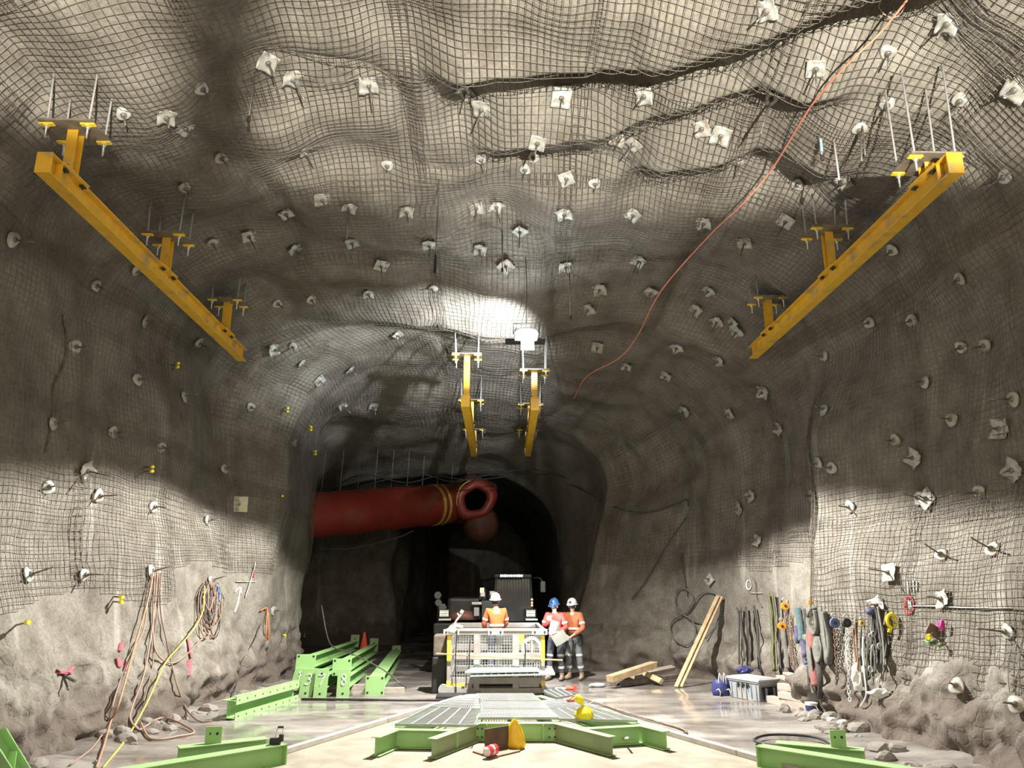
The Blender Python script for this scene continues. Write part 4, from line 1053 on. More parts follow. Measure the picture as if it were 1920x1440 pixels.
# ------------------------------------------------------------ timber and rubble on the right
def timber(name, label, a, b, w, h, mat, roll=0.0, parent=None, cat='timber'):
    a, b = Vector(a), Vector(b); d = b - a; y = d.normalized(); z = Vector((0, 0, 1)); z = (z - y * z.dot(y)).normalized() if abs(y.z) < .95 else Vector((0, -1, 0)); x = y.cross(z)
    mt = Matrix((x, y, z)).transposed().to_4x4() @ Matrix.Rotation(roll, 4, 'Y'); mt.translation = (a + b) / 2
    mb = MB(); mb.box((0, 0, 0), (w, d.length, h), mat=mt); o = mb.build(name, mat, parent, bevel=.006)
    return o if parent is not None else tag(o, label, cat)
t = thing('leaning_planks', 'pair of long pale planks leaning together against the right wall', 'plank', fl(1272, 1289, 0))
a = fl(1272, 1288, .03); b = atY(1349, 1117, 18.6)
timber('plank', None, a + Vector((-.05, 0, 0)), b + Vector((-.035, 0, 0)), .09, .035, M['timber'], .2, t); timber('plank', None, a + Vector((.05, .02, 0)), b + Vector((.05, .02, -.02)), .09, .035, M['timber'], .2, t)
timber('timber_beam', 'thick pale squared timber on top of the pile by the right wall', fl(1143, 1273, .20), fl(1226, 1246, .40), .2, .13, M['timber'], 0)
for k, (p, q, w, h, lab) in enumerate((
    (fl(1168, 1282, .06), fl(1268, 1268, .10), .16, .10, 'dark dirty timber lying lowest in the pile, in front'),
    (fl(1185, 1268, .16), fl(1262, 1252, .22), .14, .09, 'dirty timber slanting across the middle of the pile'),
    (fl(1150, 1282, .05), fl(1180, 1262, .12), .15, .11, 'short dark timber under the pale squared timber'),
    (fl(1206, 1262, .20), fl(1240, 1278, .10), .12, .08, 'brown broken timber end pointing at the viewer'),
    (fl(1170, 1262, .3), fl(1232, 1242, .42), .05, .03, 'thin splintered batten on the timber pile'))):
    timber('timber_scrap', lab, p, q, w, h, M['timber_dk'] if k in (0, 2) else (M['timber'] if k in (3, 4) else M['timber_pale']), .3 * k)
def stone(label, c, r, seed, mat=None, sc=(1, .9, .6), group=None):
    mb = MB(); mb.ico(Vector(c) + Vector((0, 0, r * .3)), r, seed, .16, 2, sc); return tag(mb.build('stone', mat or M['stone'], None), label, 'stone', group)
M['stone'] = simple('broken_stone', (0.22, 0.20, 0.175), .9, 0, .25, 5, .5, 20)
M['stone_pale'] = simple('pale_stone', (0.42, 0.41, 0.39), .9, 0, .15, 5, .4, 20)
stone('pale stone on the floor below the hanging chains', fl(1645, 1371, .0), .12, 4, M['stone_pale'], (1.2, .8, .6))
stone('small white stone left of the floor below the grey slings', fl(1560, 1353, .05), .08, 5, M['stone_pale'])
stone('small pale stone between the other two below the chains', fl(1581, 1358, .05), .085, 6, M['stone_pale'])
stone('flat grey stone on the floor in front of the timber pile', fl(1120, 1288, .0), .13, 7, M['stone_pale'], (1.5, .8, .35))
rr = random.Random(11)
for side, lab in ((-1, 'rough grey rubble stone along the foot of the left wall'), (1, 'rough grey rubble stone along the foot of the right wall')):
    for k in range(46):
        y = rr.uniform(7.5, 17.0); x = side * (5.55 - .035 * (y - 8) * (1 if side < 0 else .4) - rr.uniform(-.05, .55) ** 1.0)
        r = rr.uniform(.04, .15)
        stone(lab, (x, y, max(0, floor_z(x, y)) - .02), r, k + 60, None, (rr.uniform(.8, 1.4), rr.uniform(.7, 1.1), rr.uniform(.5, .9)), 'rubble at the %s wall' % ('left' if side < 0 else 'right'))

# grey tool crate
P0 = fl(1425, 1317, 0.0)
ang = math.atan2(.72, -.36)
t = thing('tool_crate', 'big grey plastic tool crate by the right wall', 'crate', (P0.x, P0.y, 0), (0, 0, ang))
Lc, Wc, Hc = .80, .50, .40
mb = MB()   # local x along the long side, y negative to the right
def taper(mb, x0, x1, y0, y1, z0, z1, k):
    cx, cy = (x0 + x1) / 2, (y0 + y1) / 2
    v = []
    for z, s in ((z0, k), (z1, 1)):
        for x, y in ((x0, y0), (x1, y0), (x1, y1), (x0, y1)): v.append((cx + (x - cx) * s, cy + (y - cy) * s, z))
    mb.add(v, [(3, 2, 1, 0), (4, 5, 6, 7), (0, 1, 5, 4), (1, 2, 6, 5), (2, 3, 7, 6), (3, 0, 4, 7)])
M['crate'] = simple('grey_plastic', (0.27, 0.30, 0.32), .5, 0, .1, 6, .1, 40, (.34, .31, .27), .3)
M['crate_lid'] = simple('grey_plastic_lid', (0.36, 0.37, 0.37), .6, 0, .1, 6, .1, 40, (.40, .37, .33), .4)
taper(mb, 0, Lc, -Wc, 0, 0.0, Hc * .88, .92)
for i in range(6): mb.box((.08 + i * .13, .004, Hc * .4), (.02, .016, Hc * .7))
mb.box((.0, -Wc / 2, Hc * .8), (.03, Wc, .05)); mb.box((Lc / 2, 0, Hc * .84), (Lc, .03, .04)); mb.build('crate_body', M['crate'], t, world=False, bevel=.008)
mb = MB(); mb.box((Lc / 2, -Wc / 2, Hc * .93), (Lc + .06, Wc + .06, .05)); mb.box((Lc / 2, -Wc / 2, Hc * .99), (Lc - .08, Wc - .08, .03)); mb.build('lid', M['crate_lid'], t, world=False, bevel=.012)
mb = MB()
for i in range(3): mb.box((.27 + i * .12, .016, Hc * .7), (.06, .02, .02)); mb.box((.295 + i * .12, .016, Hc * .64), (.015, .02, .10))
mb.build('latch', M['black'], t, world=False)
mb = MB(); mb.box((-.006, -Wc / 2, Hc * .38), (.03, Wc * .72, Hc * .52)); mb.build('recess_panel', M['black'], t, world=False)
mb = MB(); mb.box((-.03, -Wc * .3, Hc * .36), (.04, .035, Hc * .5)); mb.box((-.03, -Wc * .7, Hc * .36), (.04, .035, Hc * .5)); mb.build('side_rib', M['crate'], t, world=False, bevel=.004)
# navy bag with white handles
c = fl(1354, 1304, 0)
t = thing('carry_bag', 'navy blue carry bag with white handles beside the grey crate', 'bag', c)
M['navy_bag'] = simple('navy_bag', (0.03, 0.035, 0.14), .6, 0, .15, 9, .4, 16)
mb = MB(); mb.lathe([(.0001, 0), (.17, 0), (.19, .08), (.18, .22), (.15, .29), (.1, .31)], 22, mat=Matrix.Translation(c) @ Matrix.Diagonal((1, .65, 1, 1)), jitter=lambda th, i: .07 * math.sin(4 * th + i)); mb.build('bag_body', M['navy_bag'], t, smooth=True)
for dx in (-.045, .045):
    mb = MB(); mb.tube([c + Vector((dx - .03, -.1, .2)), c + Vector((dx - .02, -.08, .36)), c + Vector((dx, -.06, .42)), c + Vector((dx + .025, -.06, .36)), c + Vector((dx + .03, -.1, .22))], .013, 7); mb.build('white_handle', M['paper'], t, smooth=True)
for dx in (-.1, .1):
    mb = MB(); mb.tube([c + Vector((dx - .04, -.13, .12)), c + Vector((dx, -.15, .14)), c + Vector((dx + .03, -.15, .08)), c + Vector((dx + .02, -.15, .01))], .02, 7, flat=.5); mb.build('white_strap', M['paper'], t, smooth=True)
crumple('work_gloves', 'navy and white gloves heaped behind the grey crate', fl(1396, 1262, .35), .13, M['navy_bag'], 21, 'gloves', (1.2, .8, .6))
crumple('rubbish_bundle', 'small pale rubbish bundle between crate and navy bag', fl(1378, 1275, .25), .08, M['paper'], 22, 'litter')
# sawn timber stack
for k, (p, q, w, h, lab) in enumerate((
    (fl(1444, 1311, .07), fl(1532, 1330, .08), .14, .13, 'lowest dusty sleeper in the stack under the slings'),
    (fl(1450, 1299, .07), fl(1540, 1314, .08), .14, .13, 'second dusty sleeper lying behind the lowest one'),
    (fl(1464, 1302, .2), fl(1545, 1318, .2), .15, .11, 'third dusty sleeper, resting on the second'),
    (fl(1463, 1286, .31), fl(1545, 1302, .30), .15, .11, 'fourth dusty sleeper, below the skewed topmost boards'),
    (fl(1462, 1268, .42), fl(1530, 1293, .38), .16, .05, 'dusty board skewed across the top of the sleeper stack'),
    (fl(1474, 1262, .48), fl(1535, 1280, .45), .15, .045, 'topmost reddish dusty board of the sleeper stack'))):
    timber('sleeper', lab, p, q, w, h, M['timber_pale'], 0)
# tub beside the stack
c = fl(1523, 1342, 0)
t = thing('paint_tub', 'small navy and white tub at the foot of the hanging slings', 'tub', c)
mb = MB(); mb.lathe([(.085, 0), (.1, .16), (.1, .19)], 20, mat=Matrix.Translation(c)); mb.build('tub_body', M['navy_bag'], t)
mb = MB(); mb.lathe([(.105, .17), (.108, .21), (.0001, .215)], 20, mat=Matrix.Translation(c)); mb.build('white_lid', M['paper'], t)
mb = MB(); mb.tube([c + Vector((.03, -.105, .17)), c + Vector((.09, -.14, .06)), c + Vector((.12, -.12, .01))], .008, 6); mb.build('wire_handle', M['paper'], t)
# ------------------------------------------------------------ work basket
BY = 16.35; BX0 = fl(837, 1302, 0).x; BX0 = atY(837, 1300, BY).x; BX1 = atY(1022, 1300, BY).x; BD = 2.2
BZ0 = .10; BZ1 = atY(930, 1181, BY).z
M['basket'] = simple('worn_white_steel', (0.34, 0.33, 0.32), .5, .1, .10, 6, .1, 30, (.30, .26, .22), .35)
t = thing('work_basket', 'white steel personnel basket with mesh panels and yellow corner posts', 'work basket', ((BX0 + BX1) / 2, BY + BD / 2, 0))
pw = .075
M['panel_grey'] = simple('grey_cabinet', (.10, .10, .10), .5, .1, .1, 6)
zz = lambda py: atY(930, py, BY).z
xx = lambda px: atY(px, 1240, BY).x
for i, (x, y) in enumerate(((BX0 + pw / 2, BY), (BX1 - pw / 2, BY), (BX0 + pw / 2, BY + BD), (BX1 - pw / 2, BY + BD))):
    mb = MB(); mb.box((x, y, (BZ0 + BZ1) / 2), (pw, pw, BZ1 - BZ0)); p = mb.build('corner_post', M['basket'], t, bevel=.006)
    if i < 2:
        for (y0, y1) in ((1192, 1240), (1276, 1286)):
            mb = MB(); mb.box((x, y, (zz(y0) + zz(y1)) / 2), (pw + .006, pw + .006, zz(y0) - zz(y1))); mb.build('yellow_band', M['yellow2'], p)
def rail(x0, y0, x1, y1, z, h, nm='rail', d=.06):
    mb = MB(); L = math.hypot(x1 - x0, y1 - y0); mb.box(((x0 + x1) / 2, (y0 + y1) / 2, z), (L, d, h), rot=(0, 0, math.atan2(y1 - y0, x1 - x0))); return mb.build(nm, M['basket'], t, bevel=.005)
for (py0, py1, nm) in ((1180, 1190, 'top_rail'), (1224.5, 1236, 'mid_rail'), (1270, 1282, 'lower_rail'), (1290, 1300, 'base_rail')):
    z, h = (zz(py0) + zz(py1)) / 2, zz(py0) - zz(py1)
    rail(BX0, BY, BX1, BY, z, h, nm); rail(BX0 + .03, BY, BX0 + .03, BY + BD, z, h, nm); rail(BX1 - .03, BY, BX1 - .03, BY + BD, z, h, nm); rail(BX0, BY + BD, BX1, BY + BD, z, h, nm)
rail(BX0 - .03, BY, BX1 + .03, BY, BZ1 + .0, .05, 'cap_rail', .1); rail(BX0, BY + BD, BX1, BY + BD, BZ1 - .02, .10, 'cap_rail', .08)
rail(BX0 + .03, BY, BX0 + .03, BY + BD, BZ1, .05, 'cap_rail', .08); rail(BX1 - .03, BY, BX1 - .03, BY + BD, BZ1, .05, 'cap_rail', .08)
for (xa, xb) in ((888, 899), (961, 973)):
    x = (xx(xa) + xx(xb)) / 2; w = xx(xb) - xx(xa)
    for yy in (BY, BY + BD):
        mb = MB(); mb.box((x, yy, (BZ0 + BZ1) / 2), (w, .055, BZ1 - BZ0)); mb.build('upright', M['basket'], t, bevel=.005)
def wire_panel(x0, x1, z0, z1, y, s=.052, r=.0045, axis='x'):
    mb = MB(); n = max(2, int((x1 - x0) / s)); m = max(2, int((z1 - z0) / s))
    for i in range(n + 1):
        x = x0 + (x1 - x0) * i / n; mb.box((x, y, (z0 + z1) / 2) if axis == 'x' else (y, x, (z0 + z1) / 2), (r * 2, r * 2, z1 - z0))
    for i in range(m + 1):
        z = z0 + (z1 - z0) * i / m; mb.box(((x0 + x1) / 2, y, z) if axis == 'x' else (y, (x0 + x1) / 2, z), (x1 - x0, r * 2, r * 2) if axis == 'x' else (r * 2, x1 - x0, r * 2))
    mb.build('mesh_panel', M['zinc'], t)
for (xa, xb) in ((847, 888), (899, 961), (973, 1012)):
    for (ya, yb) in ((1190, 1224.5), (1236, 1270)):
        wire_panel(xx(xa), xx(xb), zz(yb), zz(ya), BY + .0); wire_panel(xx(xa), xx(xb), zz(yb), zz(ya), BY + BD)
for xs in (BX0 + .03, BX1 - .03): wire_panel(BY, BY + BD, zz(1270), zz(1190), xs, axis='y')
mb = MB(); mb.box(((BX0 + BX1) / 2, BY + BD / 2, BZ0 + .05), (BX1 - BX0, BD, .05)); mb.build('floor_plate', M['dark'], t)
mb = MB(); mb.box((xx(865), BY - .01, zz(1286)), (xx(888) - xx(847), .02, .10)); mb.box((xx(992), BY - .01, zz(1280)), (xx(1010) - xx(973), .02, .16)); mb.build('kick_plate', M['basket'], t)
mb = MB(); mb.box((xx(860), BY - .03, zz(1284)), (.26, .03, .05), rot=(0, -.05, 0)); mb.build('yellow_strap', M['yellow2'], t)
for px in (845.5, 929, 1012):
    x = xx(px); mb = MB(); mb.box((x, BY - .05, BZ1 - .04), (.32, .06, .11)); o = mb.build('hinge_bracket', M['zinc'], t, bevel=.006)
    for dx in (-.1, .1):
        hb = MB(); hb.cyl((x + dx, BY - .09, BZ1 - .04), (x + dx, BY - .07, BZ1 - .04), .022, 10); hb.build('bolt', M['dark'], o)
mb = MB()
for sx in (BX0 + .1, BX1 - .1): mb.box((sx, BY + BD / 2, .05), (.16, BD, .1))
mb.build('skid', M['dark'], t)
mb = MB(); mb.cyl((BX0 - .06, BY - .1, .12), (BX0 - .06, BY + .02, .12), .1, 18); mb.box((BX0 + .12, BY - .06, .12), (.36, .07, .12)); mb.build('caster_and_lug', M['zinc'], t)
mb = MB(); mb.box((xx(848), BY - .35, .035), (.55, .5, .07)); tag(mb.build('rubber_mat', M['black'], None, bevel=.01), 'thick black rubber pad under the left front of the basket', 'pad')
# wooden strip tied across the front
timber('long_batten', 'long thin wooden batten tied across the front of the basket', atY(817.5, 1225.5, BY - .10), atY(1055, 1238, BY - .10), .025, .03, M['timber'])
# contents seen through the mesh
def box_thing(name, label, c, d, mat, cat, rot=(0, 0, 0)):
    mb = MB(); mb.box(c, d, rot=rot); return tag(mb.build(name, mat, None, bevel=min(d) * .12), label, cat)
inz = BZ0 + .075
t = thing('equipment_cabinet', 'pale equipment box inside the basket behind the middle mesh panel', 'equipment box', (xx(945), BY + 1.0, inz))
mb = MB(); mb.box((xx(947), BY + 1.0, inz + .45), (.34, .3, .9)); mb.build('cabinet_body', M['panel_grey'], t, bevel=.01)
mb = MB(); mb.box((xx(950), BY + .84, inz + .62), (.16, .02, .24)); mb.box((xx(950), BY + .84, inz + .3), (.22, .02, .2)); mb.build('control_panel', M['dark'], t)
t = thing('hose_reel', 'coil of pale hose hung inside the right end of the basket', 'hose', (xx(1000), BY + .35, inz))
mb = MB()
for k in range(5):
    mb.tube([(xx(999) + (.16 + .012 * k) * math.cos(a), BY + .3 + k * .03, .82 + (.22 + .01 * k) * math.sin(a)) for a in [R(i * 15) for i in range(25)]], .014, 6, caps=False)
mb.build('coil', M['paper'], t, smooth=True)
mb = MB(); mb.box((xx(999), BY + .4, .82), (.05, .2, .5)); mb.build('hanger_bar', M['zinc'], t)
box_thing('yellow_sign_box', 'small yellow box high inside the basket behind the right mesh panel', (xx(977), BY + .5, 1.02), (.16, .1, .22), M['yellow2'], 'box')
t = thing('tripod_instrument', 'small silver instrument clamped on the left corner of the basket rail', 'instrument', atY(862, 1170, BY))
c = atY(862, 1165, BY)
mb = MB(); mb.tube([atY(846, 1180, BY), atY(856, 1163, BY), atY(866, 1150, BY)], .02, 8); mb.tube([atY(852, 1172, BY), atY(868, 1176, BY)], .03, 8); mb.tube([atY(862, 1156, BY), atY(857, 1150, BY)], .018, 8); mb.build('arm', M['zinc'], t, smooth=True)
mb = MB(); mb.box(atY(866, 1147, BY), (.07, .06, .07), rot=(0, .5, 0)); mb.box(atY(848, 1180, BY - .05), (.14, .1, .12), rot=(0, .2, 0)); mb.build('head', M['zinc'], t, bevel=.008)
for k, (x, y0, y1) in enumerate(((857, 1180, 1298), (881, 1200, 1260), (984, 1205, 1250))):
    mb = MB(); mb.tube(smooth_path([atY(x, y0, BY - .12), atY(x - 3 + k * 2, (y0 + y1) / 2, BY - .13), atY(x - 2, y1, BY - .12)]), .012, 6)
    tag(mb.build('black_cord', M['black'], None, smooth=True), ['black cord hanging down the left front of the basket', 'black cord hanging beside the first upright of the basket', 'short black cord hanging in front of the right mesh panel'][k], 'cord')
# stacked light panels in front of the basket
c0, c1, c2, c3 = fl(876, 1266, .47), fl(1031, 1263, .47), fl(1018, 1253, .47), fl(897, 1252.5, .47)
M['panel'] = simple('pale_panel', (.38, .43, .44), .45, .2, .08, 7, .1, 40)
def slabpanel(label, cs, z, th, mat, name='stacked_panel', cat='panel'):
    mb = MB(); mb.prism([(p.x, p.y) for p in cs], th, z0=z)
    for i in range(1, 12):
        p = along(cs[0], cs[1], i / 12); q = along(cs[3], cs[2], i / 12); d = q - p
        mb.box(((p.x + q.x) / 2, (p.y + q.y) / 2, z + th + .004), (d.length, .02, .012), rot=(0, 0, math.atan2(d.y, d.x)))
    return tag(mb.build(name, mat, None), label, cat)
slabpanel('topmost pale panel of the stack in front of the basket', [p + Vector((-.05, 0, 0)) for p in (c0, c1 - Vector((.15, 0, 0)), c2 - Vector((.1, 0, 0)), c3)], .50, .03, M['panel'])
slabpanel('second pale panel of the stack, sticking out to the right', [c0 + Vector((.05, 0, 0)), c1 + Vector((.1, 0, 0)), c2 + Vector((.2, 0, 0)), c3], .44, .03, M['panel'])
base = [fl(898, 1296, .06), fl(1000, 1296, .06), fl(996, 1285, .06), fl(902, 1285, .06)]
t = thing('wrapped_bundle', 'bundle of wrapped pale sheets under the stacked panels', 'bundle', base[0])
mb = MB(); rr = random.Random(9)
for k in range(8):
    z = .09 + k * .042; y = base[0].y + .15 + rr.uniform(-.03, .03); x0 = base[0].x + rr.uniform(-.03, .08) + (.0 if k > 2 else -.05); x1 = base[1].x - rr.uniform(0, .12) + .08
    mb.box(((x0 + x1) / 2, y + .3, z), (x1 - x0, .75, .026), rot=(rr.uniform(-.01, .01), rr.uniform(-.014, .014), rr.uniform(-.02, .02)))
mb.build('sheets', M['paper'], t, bevel=.004)
mb = MB(); mb.box(((base[0].x + base[1].x) / 2, base[0].y + .5, .035), (1.4, .7, .07)); mb.build('dunnage', M['dark'], t)
mb = MB()
for x in (base[0].x + .02, base[1].x - .02): mb.tube([(x, base[0].y + .1, .02), (x, base[0].y + .08, .42), (x, base[0].y + .6, .43)], .012, 6)
mb.build('binding_strap', M['black'], t)
box_thing('bolt_box', 'open box of small fittings right of the wrapped sheets', fl(1005, 1290, .10) + Vector((0, .1, .04)), (.22, .2, .13), M['timber_pale'], 'box', (0, 0, .2))
t = thing('white_bottle', 'short white bottle standing at the right end of the wrapped sheets', 'bottle', fl(1010, 1301, 0))
c = fl(1011, 1302, 0); mb = MB(); mb.lathe([(.0001, 0), (.045, 0), (.045, .18), (.02, .21), (.02, .24), (.0001, .24)], 14, mat=Matrix.Translation(c)); mb.build('bottle_body', M['paper'], t, smooth=True)
mb = MB(); mb.lathe([(.024, .23), (.024, .26), (.0001, .26)], 12, mat=Matrix.Translation(c)); mb.build('cap', M['dark'], t)
t = thing('chain_hook', 'rusty shackle and hook at the left end of the wrapped sheets', 'hook', fl(900, 1300, 0))
c = fl(901, 1300, .0)
mb = MB(); mb.tube([c + Vector((.08 * math.cos(a), 0, .16 + .15 * math.sin(a))) for a in [R(-60 + i * 20) for i in range(14)]], .022, 8); mb.build('hook', M['dark'], t, smooth=True)
mb = MB(); mb.cyl(c + Vector((-.1, 0, .03)), c + Vector((.1, 0, .03)), .028, 10); mb.build('pin', M['zinc'], t)
box_thing('dark_sack', 'dark dusty sack at the left edge of the basket', atY(826, 1209, BY + .5), (.26, .5, .42), M['timber_dk'], 'sack')
bx = atY(826, 1209, BY + .5); box_thing('support_drum', 'dark crate supporting the dusty sack left of the basket', (bx.x, bx.y, (bx.z - .21) / 2), (.3, .5, bx.z - .21), M['black'], 'crate')

# ------------------------------------------------------------ the vehicle behind
VY = 19.9
V = lambda px, py, dy=0.0: atY(px, py, VY + dy)
t = thing('loader_vehicle', 'dark mine vehicle with a glazed cab and grilled headlights behind the basket', 'vehicle', (V(910, 1160).x, VY + 1.5, 0))
M['veh'] = simple('dark_vehicle_paint', (0.014, 0.013, 0.013), .55, .1, .3, 5, .1, 20, (.04, .034, .028), .45)
M['veh_tan'] = simple('dull_green_panel', (0.06, 0.065, 0.055), .6, 0, .2, 5)
M['veh_red'] = simple('rusty_hood', (0.14, 0.055, 0.035), .6, 0, .25, 5)
mg, nt_, bg = nmat('dark_glass'); bg.inputs['Base Color'].default_value = (.012, .014, .016, 1); bg.inputs['Roughness'].default_value = .06; M['dglass'] = mg
# cab
xa, xb = V(925, 1100).x, V(999, 1100).x; zt, zm, zl = V(960, 1077).z, V(960, 1139).z, V(960, 1166).z
mb = MB(); 
mb.add([(xa, VY, zl), (xb, VY, zl), (xb, VY + 1.5, zl), (xa, VY + 1.5, zl), (xa, VY, zm), (xb, VY, zm), (xb, VY + 1.5, zm), (xa, VY + 1.5, zm)], [(0, 1, 5, 4), (1, 2, 6, 5), (2, 3, 7, 6), (3, 0, 4, 7), (0, 3, 2, 1), (4, 5, 6, 7)])
mb.build('cab_base', M['veh'], t, bevel=.02)
mb = MB()
for (x0, x1) in ((xa, xa + .05), (xb - .05, xb)):
    for y in (VY + .12, VY + 1.45): mb.tube([((x0 + x1) / 2 + (0), y - .1, zm), ((x0 + x1) / 2 + (.05 if x0 == xa else -.03), y, zt - .06)], .03, 8)
mb.box(((xa + xb) / 2, VY + .03, zm + .01), (xb - xa, .06, .05)); mb.build('cab_pillars', M['veh'], t)
mb = MB(); mb.box(((xa + xb) / 2, VY + .75, zt - .04), (xb - xa - .04, 1.5, .09)); mb.build('cab_roof', M['veh'], t, bevel=.03)
mb = MB(); mb.add([(xa + .04, VY + .03, zm), (xb - .04, VY + .03, zm), (xb - .07, VY + .12, zt - .08), (xa + .08, VY + .12, zt - .08), (xa + .04, VY + .045, zm), (xb - .04, VY + .045, zm), (xb - .07, VY + .135, zt - .08), (xa + .08, VY + .135, zt - .08)], [(0, 1, 2, 3), (7, 6, 5, 4), (0, 4, 5, 1), (1, 5, 6, 2), (2, 6, 7, 3), (3, 7, 4, 0)])
mb.build('windscreen', M['dglass'], t)
mb = MB()
for i in range(1, 12):
    x = xa + .06 + (xb - xa - .12) * i / 12; mb.tube([(x, VY + .0, zm + .02), (x, VY + .09, zt - .1)], .007, 5)
mb.build('guard_bars', M['veh'], t)
mb = MB(); c0 = V(958, 1080); xw = V(938, 1080).x; xe = V(977, 1080).x; rr = random.Random(4); x = xw
while x < xe:
    w = rr.choice((.035, .05, .06)); mb.box((x + w / 2, VY - .05, V(958, 1079.5).z), (w, .02, rr.choice((.05, .06, .05)))); x += w + .014
mb.build('sign_letters', emis('sign_letters_glow', (1, .97, .9), 1.3), t)  # unreadable sign lettering above the cab, its brightness added as glow
mb = MB(); mb.box(((xw + xe) / 2, VY - .02, c0.z), (xe - xw + .05, .05, .09)); mb.build('sign_backing', M['black'], t)
# bonnet and chassis
x0 = V(816, 1150).x; x1 = V(903, 1150).x
mb = MB(); mb.box(((V(838, 1150).x + x1) / 2, VY + .9, (V(850, 1120).z + V(850, 1165).z) / 2), (x1 - V(838, 1150).x, 1.6, V(850, 1122).z - V(850, 1165).z)); mb.build('bonnet', M['veh'], t, bevel=.08)
mb = MB(); mb.lathe([(.45, 0), (.4, .12), (.25, .2), (.0001, .23)], 20, mat=Matrix.Translation(V(868, 1162, .1)) @ Matrix.Diagonal((.8, .5, 1, 1))); mb.build('red_dome_cover', M['veh_red'], t, smooth=True)
mb = MB(); mb.box(((V(903, 1150).x + V(926, 1150).x) / 2, VY + .2, (V(900, 1126).z + V(900, 1165).z) / 2), (V(926, 1150).x - V(903, 1150).x, .5, V(900, 1126).z - V(900, 1165).z)); mb.build('side_panel', M['veh_tan'], t, bevel=.02)
mb = MB(); mb.box(((x0 + xb) / 2, VY + 1.2, V(900, 1165).z - .35), (xb - x0, 2.6, .6)); mb.box(((x0 + xb) / 2, VY - .05, V(900, 1170).z - .1), (xb - x0 + .05, .2, .25)); mb.build('chassis', M['veh'], t, bevel=.03)
for (wx, wy) in ((x0 + .25, VY + .6), (xb - .15, VY + .6), (x0 + .25, VY + 2.6), (xb - .15, VY + 2.6)):
    mb = MB(); mt = Matrix.Translation((wx, wy, .58)) @ Matrix.Rotation(R(90), 4, 'Y'); mb.lathe([(.25, -.2), (.5, -.2), (.57, -.14), (.57, .14), (.5, .2), (.25, .2)], 28, mat=mt); mb.lathe([(.0001, -.15), (.25, -.15), (.25, .15), (.0001, .15)], 20, mat=mt); mb.build('wheel', M['black'], t)
# headlights with grille bars
for px in (833, 995):
    c = V(px, 1150, -.12); w = .22
    mb = MB(); mb.box(c, (w + .05, .1, .20)); o = mb.build('headlight', M['black'], t, bevel=.01)
    mb = MB(); mb.box(c + Vector((0, -.055, 0)), (w, .012, .15)); mb.build('lens', emis('headlight_dim', (1, .97, .82), .55), o)
    mb = MB()
    for i in range(7): mb.box(c + Vector((-w / 2 + w * i / 6, -.07, 0)), (.008, .012, .17))
    for i in range(3): mb.box(c + Vector((0, -.072, -.06 + i * .06)), (w + .02, .01, .008))
    mb.build('grille', M['dark'], o)
    mb = MB(); mb.box(c + Vector((.02, -.02, -.145)), (w + .08, .12, .045)); mb.build('bracket', M['zinc'], o, bevel=.006)
mb = MB(); c = V(904, 1107); mb.cyl(c + Vector((0, 0, -.05)), c + Vector((0, 0, .06)), .05, 14); mb.build('amber_beacon', emis('amber_lit', (1, .50, .08), 9), t)
mb = MB(); mb.cyl(c + Vector((0, 0, -.3)), c + Vector((0, 0, -.05)), .02); mb.box(V(908, 1107), (.06, .04, .08)); mb.build('beacon_mount', M['veh'], t)
mb = MB(); mb.box(V(905, 1114.5, -.05), (.11, .02, .10)); mb.box(V(923, 1112, -.05), (.11, .02, .09)); mb.build('white_sticker', M['paper'], t)
mb = MB(); mb.box(V(905, 1116, .1), (.16, .2, .2)); mb.box(V(923, 1114, .1), (.16, .2, .16)); mb.build('sticker_box', M['veh'], t)
mb = MB(); mb.box(V(893.5, 1147, -.1), (.13, .12, .2)); mb.build('junction_box', M['basket'], t, bevel=.01)
mb = MB(); mb.box(V(894, 1131, -.05), (.24, .1, .06)); mb.build('bracket_arm', M['zinc'], t)
for py in (1124, 1130, 1135):
    mb = MB(); c = V(997.5, py, -.06); mb.cyl(c, c + Vector((0, .05, 0)), .026, 12); mb.build('indicator_lamp', emis('indicator_%d' % py, (1, .45, .25), 1.6), t)
mb = MB(); m0 = V(1000, 1084); mb.tube(smooth_path([m0, V(1008, 1083, -.1), V(1016, 1088, -.15), V(1018, 1095, -.15)]), .014, 7); mb.build('mirror_arm', M['veh'], t, smooth=True)
mb = MB(); c = V(1018, 1100, -.15); mb.box(c, (.13, .06, .27)); mb.build('mirror', M['veh_tan'], t, bevel=.03)
for k, (px, py, w) in enumerate(((821, 1116, .19), (822, 1130, .18), (830, 1139, .2))):
    mb = MB(); mb.cyl(V(px, py, -.02 - .05 * k), V(px, py, .03 - .05 * k), w / 2, 6); mb.build('reflector_plate', M['veh_tan'], t)
mb = MB(); mb.tube([(V(822, 1116).x, VY + .05, V(822, 1165).z - .3), (V(822, 1116).x, VY + .05, V(822, 1110).z)], .025); mb.build('reflector_post', M['veh'], t)

